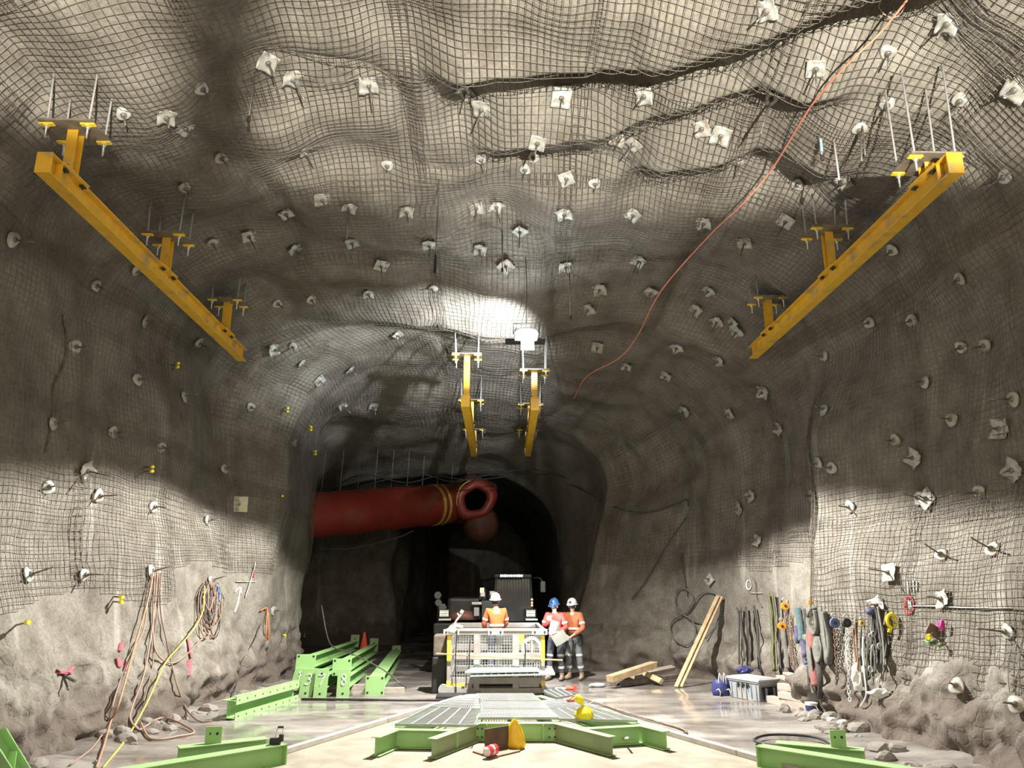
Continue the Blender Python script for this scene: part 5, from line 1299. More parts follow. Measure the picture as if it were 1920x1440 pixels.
# ------------------------------------------------------------ people
def skinned(name, chains, mat, parent, sub=2, root=0, smooth=True):
    """chains: list of lists of (key, (x,y,z), radius); keys shared between chains join them"""
    idx = {}; V_ = []; E_ = []; Rr = []
    for ch in chains:
        prev = None
        for (k, p, r) in ch:
            if k not in idx: idx[k] = len(V_); V_.append(p); Rr.append(r)
            i = idx[k]
            if prev is not None and prev != i: E_.append((prev, i))
            prev = i
    me = bpy.data.meshes.new(name); me.from_pydata(V_, E_, []); me.update()
    o = bpy.data.objects.new(name, me); C.objects.link(o); o.parent = parent
    sk = o.modifiers.new('skin', 'SKIN'); sk.use_smooth_shade = True
    if not me.skin_vertices: me.skin_vertices.new() if hasattr(me.skin_vertices, 'new') else None
    sv = me.skin_vertices[0].data
    for i, r in enumerate(Rr):
        sv[i].radius = r if isinstance(r, tuple) else (r, r); sv[i].use_root = (i == root)
    ss = o.modifiers.new('sub', 'SUBSURF'); ss.levels = sub; ss.render_levels = sub
    me.materials.append(mat)
    return o
def lerp(a, b, t): return tuple(a[i] + (b[i] - a[i]) * t for i in range(3))
def person(label, loc, rotz, J, shirt, trousers, helmet, head_turn=0.0, head_tilt=0.0, bands=True, height=1.0, belt=False, cap_lamp=True):
    """J: joints; faces -Y at rotz 0"""
    t = thing('person', label, 'person', loc, (0, 0, rotz), scale=height)
    pel, ch, nk, hd = J['pelvis'], J['chest'], J['neck'], J['head']
    chains = [[('pel', pel, (.13, .095)), ('sp', lerp(pel, ch, .5), (.125, .09)), ('ch', ch, (.155, .10)), ('nk0', nk, .06), ('nk', lerp(nk, hd, .4), .05), ('hd0', lerp(nk, hd, .75), (.062, .07)), ('hd', hd, (.072, .088)), ('hdt', (hd[0], hd[1] + .005, hd[2] + .09), (.055, .068))]]
    for s in ('L', 'R'):
        sh, el, wr, ha = J['sh' + s], J['el' + s], J['wr' + s], J['ha' + s]
        chains.append([('ch', ch, .1), ('sh' + s, sh, .062), ('ua' + s, lerp(sh, el, .5), .05), ('el' + s, el, .042), ('fa' + s, lerp(el, wr, .4), .038), ('wr' + s, wr, .026), ('pa' + s, lerp(wr, ha, .5), (.036, .018)), ('kn' + s, ha, (.040, .016))])
        d = Vector(ha) - Vector(wr); d.normalize(); side = d.cross(Vector((0, 0, 1)));
        if side.length < .2: side = Vector((1, 0, 0))
        side.normalize(); curl = Vector((0, 0, -1)); curl = (curl - d * curl.dot(d)); curl = curl.normalized() if curl.length > .1 else Vector((0, -1, 0))
        for f in range(4):
            b0 = Vector(ha) + side * (.03 - .02 * f); L = (.038, .044, .041, .032)[f]
            p1 = b0 + d * L * .9 + curl * .01; p2 = p1 + d * L * .5 + curl * L * .6; p3 = p2 - d * L * .1 + curl * L * .6
            chains.append([('kn' + s, ha, .03), ('f%d0' % f + s, tuple(b0 + d * .008), .0105), ('f%d1' % f + s, tuple(p1), .0095), ('f%d2' % f + s, tuple(p2), .009), ('f%d3' % f + s, tuple(p3), .0075)])
        w2 = Vector(lerp(wr, ha, .45)); sd = side * (1 if s == 'R' else -1)
        chains.append([('pa' + s, lerp(wr, ha, .5), .03), ('t0' + s, tuple(w2 + sd * .038 + d * .01), .013), ('t1' + s, tuple(w2 + sd * .055 + d * .04 + curl * .012), .011), ('t2' + s, tuple(w2 + sd * .05 + d * .065 + curl * .02), .009)])
        hp, kn, an, to = J['hp' + s], J['kn' + s], J['an' + s], J['to' + s]
        chains.append([('pel', pel, .12), ('hp' + s, hp, .085), ('th' + s, lerp(hp, kn, .5), .072), ('kn_' + s, kn, .055), ('cf' + s, lerp(kn, an, .35), .052), ('an' + s, an, .038), ('to' + s, to, (.04, .03))])
    skinned('body', chains, M['skin'], t, 2)
    # shirt with sleeves
    ch2 = [[('pel', lerp(pel, ch, -.05), (.165, .125)), ('sp', lerp(pel, ch, .45), (.162, .125)), ('ch', ch, (.19, .135)), ('nk', lerp(ch, nk, .75), .085)]]
    for s in ('L', 'R'):
        sh, el, wr = J['sh' + s], J['el' + s], J['wr' + s]
        ch2.append([('ch', ch, .15), ('sh' + s, sh, .085), ('ua' + s, lerp(sh, el, .5), .072), ('el' + s, el, .062), ('fa' + s, lerp(el, wr, .5), .056), ('cu' + s, lerp(el, wr, .88), .042)])
    skinned('shirt', ch2, shirt, t, 2)
    ch3 = [[('w', lerp(pel, ch, .12), (.15, .115)), ('pel', pel, (.155, .12))]]
    for s in ('L', 'R'):
        hp, kn, an = J['hp' + s], J['kn' + s], J['an' + s]
        ch3.append([('pel', pel, .15), ('hp' + s, hp, .105), ('th' + s, lerp(hp, kn, .5), .092), ('kn' + s, kn, .076), ('cf' + s, lerp(kn, an, .5), .072), ('cu' + s, lerp(kn, an, .9), .062)])
    skinned('trousers', ch3, trousers, t, 2)
    for s in ('L', 'R'):
        an, to, kn = J['an' + s], J['to' + s], J['kn' + s]
        up = lerp(an, kn, .28)
        skinned('boot', [[('u', up, .062), ('a', an, .056), ('h', (an[0], an[1] + .02, .055), (.055, .05)), ('m', lerp((an[0], an[1], .05), to, .55), (.052, .045)), ('t', (to[0], to[1] - .03, .045), (.05, .038))]], M['boot'], t, 2)
    def ring(p, d, r, w, mat, nm, flat=1.0):
        p = Vector(p); d = Vector(d).normalized(); mb = MB(); mb.tube([p - d * w / 2, p + d * w / 2], r, 20, flat=flat); mb.build(nm, mat, t, world=False)
    if bands:
        for s in ('L', 'R'):
            kn, an, hp, sh, el = (Vector(J[k + s]) for k in ('kn', 'an', 'hp', 'sh', 'el'))
            ring(hp + (kn - hp) * .92, kn - hp, .079, .05, M['reflect'], 'reflective_band'); ring(kn + (an - kn) * .55, an - kn, .073, .05, M['reflect'], 'reflective_band')
            ring(sh + (el - sh) * .62, el - sh, .071, .045, M['reflect'], 'reflective_band')
    # torso band: an ellipse wrapped round the waist
    c = Vector(lerp(pel, ch, .42)); mb = MB(); n = 28
    prof = [(c + Vector((.170 * math.cos(a), .132 * math.sin(a), dz))) for dz in (-.026, .026) for a in [2 * math.pi * i / n for i in range(n)]]
    mb.add(prof, [(i, (i + 1) % n, n + (i + 1) % n, n + i) for i in range(n)]); mb.build('reflective_band', M['reflect'], t, world=False, smooth=True)
    # head things in the head frame
    H = Matrix.Translation(Vector(hd)) @ Euler((head_tilt, 0, head_turn)).to_matrix().to_4x4()
    mb = MB()
    mb.lathe([(.118, .045), (.122, .05), (.120, .07), (.112, .11), (.088, .155), (.045, .182), (.0001, .188)], 26, mat=H @ Matrix.Diagonal((.92, 1.1, 1, 1)))
    o = mb.build('helmet', helmet, t, world=False, smooth=True)
    mb = MB(); mb.lathe([(.118, .042), (.142, .036), (.144, .044), (.118, .052)], 26, mat=H @ Matrix.Diagonal((.92, 1.12, 1, 1)))
    mb.box((0, -.145, .036), (.14, .06, .008), mat=H); mb.box((0, 0, .175), (.03, .2, .016), mat=H); mb.build('brim', helmet, o, world=False)
    if cap_lamp: mb = MB(); mb.cyl((0, -.128, .10), (0, -.17, .10), .028, 14, mat=H); mb.build('cap_lamp', M['black'], o, world=False)
    mb = MB(); mb.lathe([(.084, -.045), (.092, .0), (.094, .05)], 20, mat=H @ Matrix.Translation((0, .018, 0)) @ Matrix.Diagonal((.93, 1, 1, 1))); mb.build('hair', M['hair'], t, world=False, smooth=True)
    mb = MB(); mb.add([(-.014, -.09, -.018), (.014, -.09, -.018), (0, -.118, -.02), (0, -.088, .022)], [(0, 1, 2), (0, 2, 3), (2, 1, 3), (0, 3, 1)], H); mb.build('nose', M['skin'], t, world=False)
    for sx in (-1, 1):
        mb = MB(); mb.ico((sx * .03, -.083, .012), .0115, 1, 0, 1); mb.v = [tuple(H @ Vector(v)) for v in mb.v]; mb.build('eye', M['black'], t, world=False, smooth=True)
        mb = MB(); mb.ico((sx * .082, .0, -.005), .02, 1, 0, 2, (.45, .9, 1.4)); mb.v = [tuple(H @ Vector(v)) for v in mb.v]; mb.build('ear', M['skin'], t, world=False, smooth=True)
    mb = MB(); mb.box((0, -.086, -.052), (.045, .012, .008), mat=H); mb.build('mouth', simple('lips_' + label[:5], (.32, .12, .1), .6), t, world=False)
    if belt:
        mb = MB(); c = Vector(lerp(pel, ch, .02)); mb.tube([(c.x + .165 * math.cos(a), c.y + .13 * math.sin(a), c.z) for a in [2 * math.pi * i / 24 for i in range(25)]], .026, 8, caps=False, flat=1); mb.build('tool_belt', M['black'], t, world=False)
        mb = MB(); mb.box((c.x + .17, c.y - .02, c.z - .12), (.09, .14, .22)); mb.cyl((c.x + .17, c.y - .05, c.z - .1), (c.x + .17, c.y - .05, c.z + .06), .012); mb.cyl((c.x + .17, c.y + .01, c.z - .1), (c.x + .17, c.y + .01, c.z + .05), .012); mb.build('tool_pouch', M['dark'], t, world=False)
    return t
def stand(lean=0.0, knee=0.0, hips=0.0):
    J = dict(pelvis=(hips, 0, .96), chest=(hips * .6, -lean * .38, 1.32), neck=(hips * .4, -lean * .6, 1.47), head=(hips * .4, -lean * .75 - .015, 1.60))
    for s, k in (('L', 1), ('R', -1)):          # L is +x
        J['sh' + s] = (k * .185 + hips * .5, -lean * .5, 1.40); J['hp' + s] = (k * .095 + hips, 0, .90); J['kn' + s] = (k * .12, -.03, .50); J['an' + s] = (k * .13, .01, .10); J['to' + s] = (k * .15, -.15, .045)
    return J
# worker in the basket, back to the viewer
J = stand(.10)
for s, k in (('L', 1), ('R', -1)): J['el' + s] = (k * .25, -.10, 1.13); J['wr' + s] = (k * .17, -.30, 1.00); J['ha' + s] = (k * .14, -.37, .98)
wl = atY(931, 1150, BY + 1.05)
person('person in orange work shirt and white helmet, back turned, standing in the basket', (wl.x, BY + 1.05, BZ0 + .075), R(196), J, M['ppe_orange'], M['navy'], M['helmet_white'], R(-25), R(-8), height=1.0, cap_lamp=False)
# worker with the blue helmet, torch and sheets
J = stand(.08)
J['elR'] = (-.27, -.10, 1.18); J['wrR'] = (-.22, -.33, 1.22); J['haR'] = (-.21, -.41, 1.25)
J['elL'] = (.27, -.06, 1.14); J['wrL'] = (.12, -.28, 1.04); J['haL'] = (.05, -.33, 1.03)
J['knR'] = (-.13, -.05, .5); J['anR'] = (-.15, -.06, .1); J['toR'] = (-.19, -.21, .045)
w2 = fl(1043, 1275, 0)
m2 = Matrix.LocRotScale(Vector((w2.x, w2.y, 0)), Euler((0, 0, R(-22))), Vector((1.02,) * 3))
hv = m2.inverted() @ atY(1030, 1159, w2.y - .42)
J['haR'] = tuple(hv + Vector((.012, .06, -.02))); J['wrR'] = tuple(hv + Vector((.03, .14, -.05))); J['elR'] = (-.27, -.06, 1.16)
P2 = person('person in blue helmet and red shirt holding a bright torch and white sheets', (w2.x, w2.y, 0), R(-22), J, M['ppe_red'], M['navy'], M['helmet_blue'], R(-8), R(12), height=1.02)
hw = m2 @ hv
t = thing('torch', 'small hand torch shining white in the hand of the blue-helmeted person', 'torch', hw)
mb = MB(); mb.tube([hw + Vector((.02, .08, -.02)), hw + Vector((-.005, -.015, .0))], [.018, .026], 12); mb.build('torch_body', M['black'], t)
mb = MB(); mb.ico(hw + Vector((-.01, -.03, 0)), .05, 0, 0, 2); mb.build('torch_lens', emis('torch_lit', (.80, .90, 1.0), 260), t, smooth=True)
light('torch_glow', 'POINT', hw + Vector((-.05, -.17, .03)), 30, (.75, .88, 1.0), shadow_soft_size=.03)
M['sheet'] = simple('cream_sheet', (.36, .36, .32), .7, 0, .04)
def sheet(label, c, ux, uz, w, h, curl):
    mb = MB(); n = 8; c = Vector(c); ux = Vector(ux).normalized(); uz = Vector(uz).normalized(); nn = ux.cross(uz)
    for s_ in (0, 1):
        for i in range(n + 1):
            for j in (0, 1): mb.v.append(tuple(c + ux * (w * (i / n - .5)) + uz * (h * (j - .5)) + nn * (curl * math.sin(i / n * 3.1) + .004 * s_)))
    for s_ in (0, 1):
        for i in range(n):
            b = s_ * (2 * n + 2) + i * 2; mb.f.append((b, b + 2, b + 3, b + 1) if s_ else (b, b + 1, b + 3, b + 2))
    o = mb.build('paper_sheet', M['sheet'], None, smooth=True); return tag(o, label, 'sheet')
sheet('white sheet held upright against the chest of the blue-helmeted person', m2 @ Vector((.07, -.32, 1.14)), (1, .2, -.25), (.2, -.1, 1), .22, .32, .03)
sheet('white sheet hanging tilted from the hand of the blue-helmeted person', m2 @ Vector((.20, -.33, .93)), (1, .3, .55), (-.5, -.1, .85), .34, .26, .03)
# worker with the white helmet and folded arms
J = stand(.05)
J['elR'] = (-.25, -.05, 1.13); J['wrR'] = (-.10, -.25, .99); J['haR'] = (-.04, -.30, .96)
J['elL'] = (.27, -.08, 1.12); J['wrL'] = (.10, -.28, .97); J['haL'] = (.03, -.33, .93)
J['knL'] = (.14, -.02, .5); J['anL'] = (.16, .05, .1); J['toL'] = (.19, -.11, .045)
w3 = fl(1077, 1274, 0)
person('person in white helmet and dusty orange shirt standing by the right wall with hands joined', (w3.x, w3.y, 0), R(-28), J, M['ppe_dusty'], M['grey_trouser'], M['helmet_white'], R(4), R(4), height=1.02, belt=True)
# ------------------------------------------------------------ things hung on the walls
def drape_pts(pxs, back=.08, k=5):
    P = []
    for (x, y) in pxs:
        p, n_ = hit(x, y, True); d = (CAMP - p).normalized(); k_ = 1 if p.z > .3 else .15
        P.append(p + d * back * k_ + Vector((0, 0, .02)))
    return smooth_path(P, k)
def drape(name, label, cat, pxs, r, mat, back=.08, n=7, flat=1.0, parent=None, group=None):
    mb = MB(); mb.tube(drape_pts(pxs, back), r, n, flat=flat); o = mb.build(name, mat, parent, smooth=True)
    return o if parent is not None else tag(o, label, cat, group)
def L2(pts, ox, oy, s): return [(ox + x / s, oy + y / s) for x, y in pts]
cl = lambda *p: L2(p, 0, 1000, 3.273)
M['cab_orange'] = simple('dusty_orange_cable', (.40, .21, .13), .6)
M['cab_pink'] = simple('dusty_pink_cable', (.30, .20, .155), .6)
M['cab_brown'] = simple('brown_cable', (.20, .14, .105), .6)
M['cab_dark'] = simple('dark_cable', (.05, .045, .042), .6)
M['cab_yellow'] = simple('yellow_cable', (.60, .45, .10), .6)
drape('wall_cable', 'long orange-pink cable hanging from the left bolt to the bottom edge', 'cable', cl((940, 245), (915, 380), (890, 480), (855, 600), (820, 720), (730, 1050), (680, 1160), (640, 1300), (590, 1450)), .015, M['cab_orange'], .2)
drape('wall_cable', 'pinkish cable from the left bolt looping out onto the floor', 'cable', cl((965, 245), (950, 440), (925, 640), (880, 880), (815, 1060), (798, 1150), (850, 1212), (890, 1195), (960, 1150), (1040, 1145), (1190, 1225), (1090, 1255), (960, 1275), (905, 1255), (862, 1170)), .016, M['cab_pink'], .14)
drape('wall_cable', 'yellow cable slanting from the thick bundle down to the bottom edge', 'cable', cl((1255, 330), (1245, 480), (1190, 590), (1100, 700), (1010, 810), (900, 1050), (780, 1260), (630, 1450)), .014, M['cab_yellow'], .2)
drape('wall_cable', 'brown cable from the left bolt ending on the floor beside the long green beam', 'cable', cl((985, 250), (985, 480), (1020, 660), (1050, 800), (1090, 950), (1140, 1080), (1220, 1160), (1300, 1156)), .014, M['cab_brown'], .12)
drape('wall_cable', 'brown cable swagged between the left bolt and the thick bundle', 'cable', cl((950, 250), (940, 440), (940, 640), (965, 750), (1050, 805), (1140, 755), (1240, 650)), .014, M['cab_pink'], .14)
drape('wall_cable', 'dark cable hanging straight down right of the left bolt', 'cable', cl((975, 260), (968, 460), (945, 640), (938, 800), (905, 950), (880, 1040)), .013, M['cab_brown'], .12)
drape('wall_cable', 'orange-brown cable doubled back from the left bolt at waist height', 'cable', cl((930, 260), (905, 420), (880, 600), (800, 760), (742, 900), (690, 1060), (650, 1200), (560, 1330), (430, 1430)), .012, M['cab_pink'], .1)
drape('wall_cable', 'thin dark cable falling to the left end of the long green beam', 'cable', cl((1600, 560), (1560, 660), (1480, 800), (1450, 930), (1418, 1030)), .010, M['cab_dark'], .08)
drape('wall_cable', 'orange rope loop hanging near the left rim', 'rope', cl((1600, 480), (1640, 470), (1632, 600), (1640, 745), (1650, 600), (1645, 490)), .014, simple('orange_rope', (.70, .22, .08), .6), .1)
t = thing('cable_bundle', 'thick bundle of tangled cable loops hanging from the right bolt', 'cable bundle', hit(394, 1089)[0])
rr = random.Random(12)
for k in range(22):
    x0 = 1290 + rr.uniform(-35, 40); w = rr.uniform(15, 48); yb = rr.uniform(470, 650); xm = 1290 + rr.uniform(-30, 40)
    pts = cl((x0, 300), (xm - w, 380 + rr.uniform(-20, 20)), (xm - w, yb - 70), (xm, yb), (xm + w * .8, yb - 80), (xm + w, 400), (x0 + 15, 310))
    drape('cable_loop', None, None, pts, rr.uniform(.009, .014), rr.choice([M['cab_dark'], M['cab_brown'], M['cab_brown'], M['cab_pink'], M['cab_dark']]), .10 + .012 * (k % 9), 6, parent=t)
drape('cable_loop', None, None, cl((1330, 320), (1348, 380), (1345, 420)), .022, simple('blue_cable', (.1, .2, .5), .5), .2, parent=t)
for k, pts in enumerate((((1240, 440), (1235, 560), (1255, 650), (1290, 620)), ((1340, 430), (1350, 560), (1320, 640), (1300, 640)))):
    drape('hanging_loop', None, None, cl(*pts), .012, M['cab_pink'], .13, parent=t)
# pink flagging on the left wall
M['pink'] = simple('pink_spray_paint', (.42, .10, .13), .8, 0, .2, 30); M['white_spray'] = simple('white_spray_paint', (.62, .62, .58), .85, 0, .12, 20); M['red_spray'] = simple('red_spray_paint', (.55, .07, .08), .85, 0, .2, 20)
def paint(label, strokes_, r, mat, back=.03):
    mb = MB()
    for st in strokes_: mb.tube(drape_pts(st, back, 4), r, 8, flat=.25)
    return tag(mb.build('paint_mark', mat, None, smooth=True), label, 'paint mark')
paint('white spray cross on the left wall near the rim', [cl((1570, 180), (1540, 290), (1505, 400)), cl((1448, 302), (1570, 304))], .022, M['white_spray'])
paint('white spray arrow below the white cross', [cl((1440, 490), (1462, 420), (1475, 335)), cl((1440, 365), (1475, 335), (1480, 380))], .02, M['white_spray'])
paint('pink spray blotch around the pin low on the left wall', [cl((350, 845), (390, 870), (440, 830)), cl((360, 870), (400, 860), (430, 875))], .045, M['pink'], .015)
paint('pink spray patch right of the hanging cables', [cl((1150, 640), (1165, 720), (1175, 770)), cl((1160, 790), (1150, 880))], .05, M['pink'], .015)
paint('faint pink spray dashes behind the hanging cables', [cl((745, 680), (735, 730)), cl((725, 770), (735, 830)), cl((760, 790), (768, 850))], .035, M['pink'], .015)
paint('small red spray dab above the white cross', [cl((1565, 240), (1555, 275))], .04, M['red_spray'], .015)
def capped(px, py, label, n=2, L=.22, dx=1):
    p, nn = hit(px, py); t = thing('capped_bars', label, 'capped bar', p)
    d = (nn * .6 + Vector((dx * .5 if p.x < 0 else -.5 * dx, -.7, -.1))).normalized()
    for k in range(n):
        o_ = Vector((0, 0, .075 * k)); mb = MB(); mb.cyl(p + o_, p + o_ + d * L, .012, 8); b = mb.build('bar', M['rod'], t)
        mb = MB(); mb.cyl(p + o_ + d * (L - .06), p + o_ + d * (L + .01), .028, 12); mb.build('yellow_cap', M['bag_yellow'], b)
capped(322, 692, 'pair of yellow-capped bars on the left wall below the long yellow beam')
capped(532, 770, 'pair of yellow-capped bars at the top of the left rim')
capped(573, 803, 'pair of yellow-capped bars right of the ones topping the left rim')
capped(581, 852, 'pair of yellow-capped bars on the left rim, third down')
capped(526, 930, 'single yellow-capped bar on the face of the left rim', 1, .1)
capped(270, 884, 'pair of yellow-capped bars on the left wall at the edge of the light', 2, .3)
capped(212, 1128, 'pair of yellow-capped bars left of the hanging cables', 2, .24)
capped(30, 1172, 'single yellow-capped bar near the left edge of the photo', 1, .3)
capped(528, 1190, 'single yellow-capped bar right of the orange rope loop', 1, .12)
capped(570, 1193, 'pair of yellow-capped bars low on the dark edge of the left rim', 2, .1)
capped(610, 938, 'pair of yellow-capped bars where the red duct meets the rim', 2, .08)
p, nn = hit(118, 1266); mb = MB(); mb.tube([p, p + Vector((.25, -.15, -.06))], .02, 7); mb.tube([p, p + Vector((.2, -.2, -.16))], .016, 7); tag(mb.build('steel_pin', M['rod'], None), 'dark pins sticking out of the pink-sprayed spot on the left wall', 'pin')
p, nn = hit(443, 946)
t = thing('marker_board', 'square cream board fixed on the left rim face', 'board', p)
q = (nn * .4 + Vector((0.2, -1, 0))).normalized().to_track_quat('Z', 'Y').to_matrix().to_4x4(); q.translation = p + nn * .08
mb = MB(); mb.box((0, 0, 0), (.36, .34, .03), mat=q); mb.build('board', simple('cream_board', (.55, .52, .38), .7), t, bevel=.004)
mb = MB(); mb.cyl((0, 0, .01), (0, 0, .05), .03, 10, mat=q); mb.build('nut', M['rod'], t)

# ------------------------------------------------------------ right wall: slings, chains and harness
cr_ = lambda *p: L2(p, 1360, 1080, 4.8)
cs_ = lambda *p: L2(p, 1120, 1080, 4.364)
M['web_grey'] = simple('grey_webbing', (.13, .127, .112), .85, 0, .25, 12, .3, 60); M['web_dark'] = simple('dark_webbing', (.05, .047, .042), .8, 0, .3, 12, .3, 60)
M['web_olive'] = simple('olive_webbing', (.12, .12, .06), .85, 0, .25, 12, .3, 60); M['web_red'] = simple('red_webbing', (.22, .075, .065), .8, 0, .2, 12, .3, 60)
M['web_blue'] = simple('blue_webbing', (.07, .12, .13), .8, 0, .2, 12, .3, 60); M['web_violet'] = simple('violet_webbing', (.08, .07, .13), .8, 0, .2, 12)
M['rust'] = simple('rusty_chain', (.17, .10, .065), .6, .4, .3, 20); M['orange_pl'] = simple('orange_plastic', (.80, .30, .03), .45)
def sling(label, pts, w, mat, back=.16, name='lifting_sling', cat='sling', flat=.35): drape(name, label, cat, pts, w * 1.35, mat, back, 8, flat)
S = [
 ('black strap hanging leftmost on the right wall, with a white end fitting', cs_((1140, 265), (1160, 330), (1160, 520), (1162, 730)), .016, 'web_dark'),
 ('black doubled strap next to the white end fitting', cs_((1175, 265), (1180, 400), (1195, 560), (1205, 700)), .03, 'web_dark'),
 ('dark strap hanging in the middle of the left strap group', cs_((1215, 260), (1225, 420), (1240, 560), (1255, 740)), .035, 'web_dark'),
 ('grey strap at the right of the left strap group, reaching the gloves', cs_((1255, 260), (1270, 420), (1295, 600), (1310, 760)), .03, 'web_grey'),
 ('thin dark strap slanting at the right of the left strap group', cs_((1280, 250), (1310, 420), (1320, 620), (1330, 790)), .02, 'web_dark'),
 ('dusty olive sling on the corner of the right wall', cs_((1400, 150), (1420, 330), (1435, 520), (1430, 640), (1445, 780)), .045, 'web_olive'),
 ('second olive sling right beside the corner sling', cs_((1430, 150), (1455, 350), (1460, 560), (1470, 780)), .03, 'web_olive'),
 ('dark sling between the olive slings and the orange ratchets', cs_((1480, 180), (1490, 400), (1490, 620), (1500, 770)), .025, 'web_dark'),
 ('brown sling below the lower orange ratchet', cs_((1520, 440), (1530, 540), (1545, 640), (1555, 760)), .035, 'web_grey'),
 ('blue-grey sling hanging right of the rusty chain', cs_((1640, 270), (1655, 360), (1665, 450), (1670, 540)), .045, 'web_blue'),
 ('narrow violet sling below the blue-grey one', cs_((1625, 420), (1630, 500), (1640, 560)), .03, 'web_violet'),
 ('violet and dark sling with a yellow tag', cs_((1680, 540), (1690, 610), (1700, 690), (1710, 730)), .035, 'web_violet'),
 ('dark grey sling just left of the wide grey ones', cs_((1695, 280), (1705, 420), (1700, 560), (1715, 680)), .04, 'web_dark'),
 ('wide grey sling, leftmost of the wide ones above the sleepers', cr_((740, 330), (745, 480), (745, 640), (770, 860), (800, 1080)), .045, 'web_grey'),
 ('red sling hanging over the sleeper stack', cr_((770, 500), (775, 640), (790, 840), (808, 1000)), .045, 'web_red'),
 ('wide grey sling curled over the red one', cr_((800, 300), (760, 380), (770, 470), (820, 530), (835, 440), (810, 320)), .05, 'web_grey'),
 ('wide grey sling looped behind the red one', cr_((830, 560), (820, 680), (850, 780), (870, 680), (850, 580)), .05, 'web_grey'),
 ('widest pale grey sling, rightmost of the wide ones', cr_((850, 300), (870, 440), (890, 620), (920, 780), (945, 700), (930, 520), (890, 330)), .058, 'web_grey'),
 ('long dark strap behind the wide grey slings down to the tub', cr_((830, 780), (850, 900), (860, 1040), (850, 1110)), .035, 'web_dark'),
 ('black hose behind the red sling', cr_((740, 820), (745, 900), (752, 1000)), .014, 'web_dark'),
]
for lab, pts, w, m in S: sling(lab, pts, w, M[m])
def chain(label, pts, r=.028, mat='rust', back=.15):
    P = drape_pts(pts, back, 8); mb = MB(); L = 0; s_ = .062; k = 0
    for i in range(len(P) - 1):
        seg = (P[i + 1] - P[i]).length; L += seg
        while L > s_:
            L -= s_; c = P[i + 1]; d = (P[i + 1] - P[i]).normalized(); a = d.orthogonal().normalized(); b = d.cross(a)
            c = c - d * L; u = a if k % 2 else b; k += 1
            mb.tube([c + d * (r * 1.35 * math.cos(th)) + u * (r * .8 * math.sin(th)) for th in [2 * math.pi * j / 8 for j in range(9)]], .008, 5, caps=False)
    tag(mb.build('hanging_chain', M[mat], None, smooth=True), label, 'chain')
chain('rusty chain hanging below the orange ratchets', cs_((1540, 270), (1550, 400), (1575, 560), (1590, 740)))
chain('second rusty chain close beside the first, longer', cs_((1580, 300), (1590, 460), (1600, 620), (1625, 760)))
chain('rusty chain right of the wide grey slings', cr_((985, 470), (990, 620), (1000, 800), (1005, 960)))
chain('pale chain ending in a ring near the ground', cr_((1095, 470), (1095, 640), (1110, 840), (1110, 1000), (1125, 1150)), mat='zinc')
chain('brown chain between the two shackled chains', cr_((1010, 480), (1020, 640), (1015, 840), (1000, 1000)), mat='dark')
for k, (pts, lab) in enumerate(((cr_((1170, 420), (1180, 600), (1195, 800), (1190, 960)), 'thin brown rope left of the black harness'), (cr_((1210, 560), (1215, 700), (1225, 900), (1245, 1010)), 'pale rope hanging in front of the mesh, left of the harness'), (cr_((1240, 560), (1240, 720), (1255, 900), (1270, 1080), (1220, 1190)), 'white knotted rope with a trailing tail beside the harness'), (cr_((1150, 480), (1160, 640), (1180, 780)), 'short brown cord under the white clip'))):
    drape('hanging_rope', lab, 'rope', pts, .014, [M['rust'], M['web_grey'], M['white_spray'], M['rust']][k], .14)
def knob(name, label, cat, px, py, r, mat, back=.2, hook=True, sc=(1, .6, 1)):
    p, nn = hit(px, py); d = (CAMP - p).normalized(); c = p + d * back
    t = thing(name, label, cat, c); mb = MB(); mb.tube([c + Vector((0, -r * .3, 0)), c + Vector((0, r * .3, 0))], r, 14); mb.build('drum', mat, t, bevel=.008)
    mb = MB(); mb.tube([c + Vector((r * .55 * math.cos(a), 0, r * 1.35 + r * .6 * math.sin(a))) for a in [R(-70 + i * 30) for i in range(10)]], .009, 6); mb.build('hook', M['zinc'], t, smooth=True)
    mb = MB(); mb.cyl(c + Vector((0, -r * .42, 0)), c + Vector((0, -r * .3, 0)), r * .35, 10); mb.build('hub', M['dark'], t)
knob('ratchet_hoist', 'upper orange chain hoist on the dark corner of the right wall', 'hoist', 1472, 1136, .085, M['orange_pl'])
knob('ratchet_hoist', 'lower orange chain hoist, hanging above the rusty chains', 'hoist', 1466, 1174, .085, M['orange_pl'])
knob('ratchet_hoist', 'small orange hoist in the dark hollow above the grey slings', 'hoist', 1520, 1129, .06, M['orange_pl'])
knob('ratchet_hoist', 'blue chain hoist hanging on the mesh right of the grey slings', 'hoist', 1565, 1168, .085, simple('hoist_blue', (.09, .13, .30), .5))
knob('ratchet_hoist', 'black round chain hoist beside the blue one', 'hoist', 1588, 1168, .075, M['black'])
knob('carabiner', 'small white clip on the mesh beside the black round hoist', 'clip', 1605, 1163, .035, M['paper'])
knob('carabiner', 'yellow clip hanging between the white clip and the harness', 'clip', 1616, 1168, .045, M['yellow2'])
t = thing('safety_harness', 'black safety harness with dangling lanyards hanging on the right wall', 'harness', hit(1645, 1150)[0]); rr = random.Random(31)
for k in range(16):
    x0 = 1330 + rr.uniform(-50, 55); x1 = x0 + rr.uniform(-25, 60); yb = rr.uniform(600, 1050); m = rr.uniform(-30, 30)
    drape('webbing', None, None, cr_((x0, 290), ((x0 + x1) / 2 + m, 480), (x1 - m, (480 + yb) / 2), (x1, yb)), rr.uniform(.012, .034), rr.choice([M['web_dark'], M['black'], M['web_dark'], M['web_grey']]), .10 + .014 * (k % 8), 6, .4, parent=t)
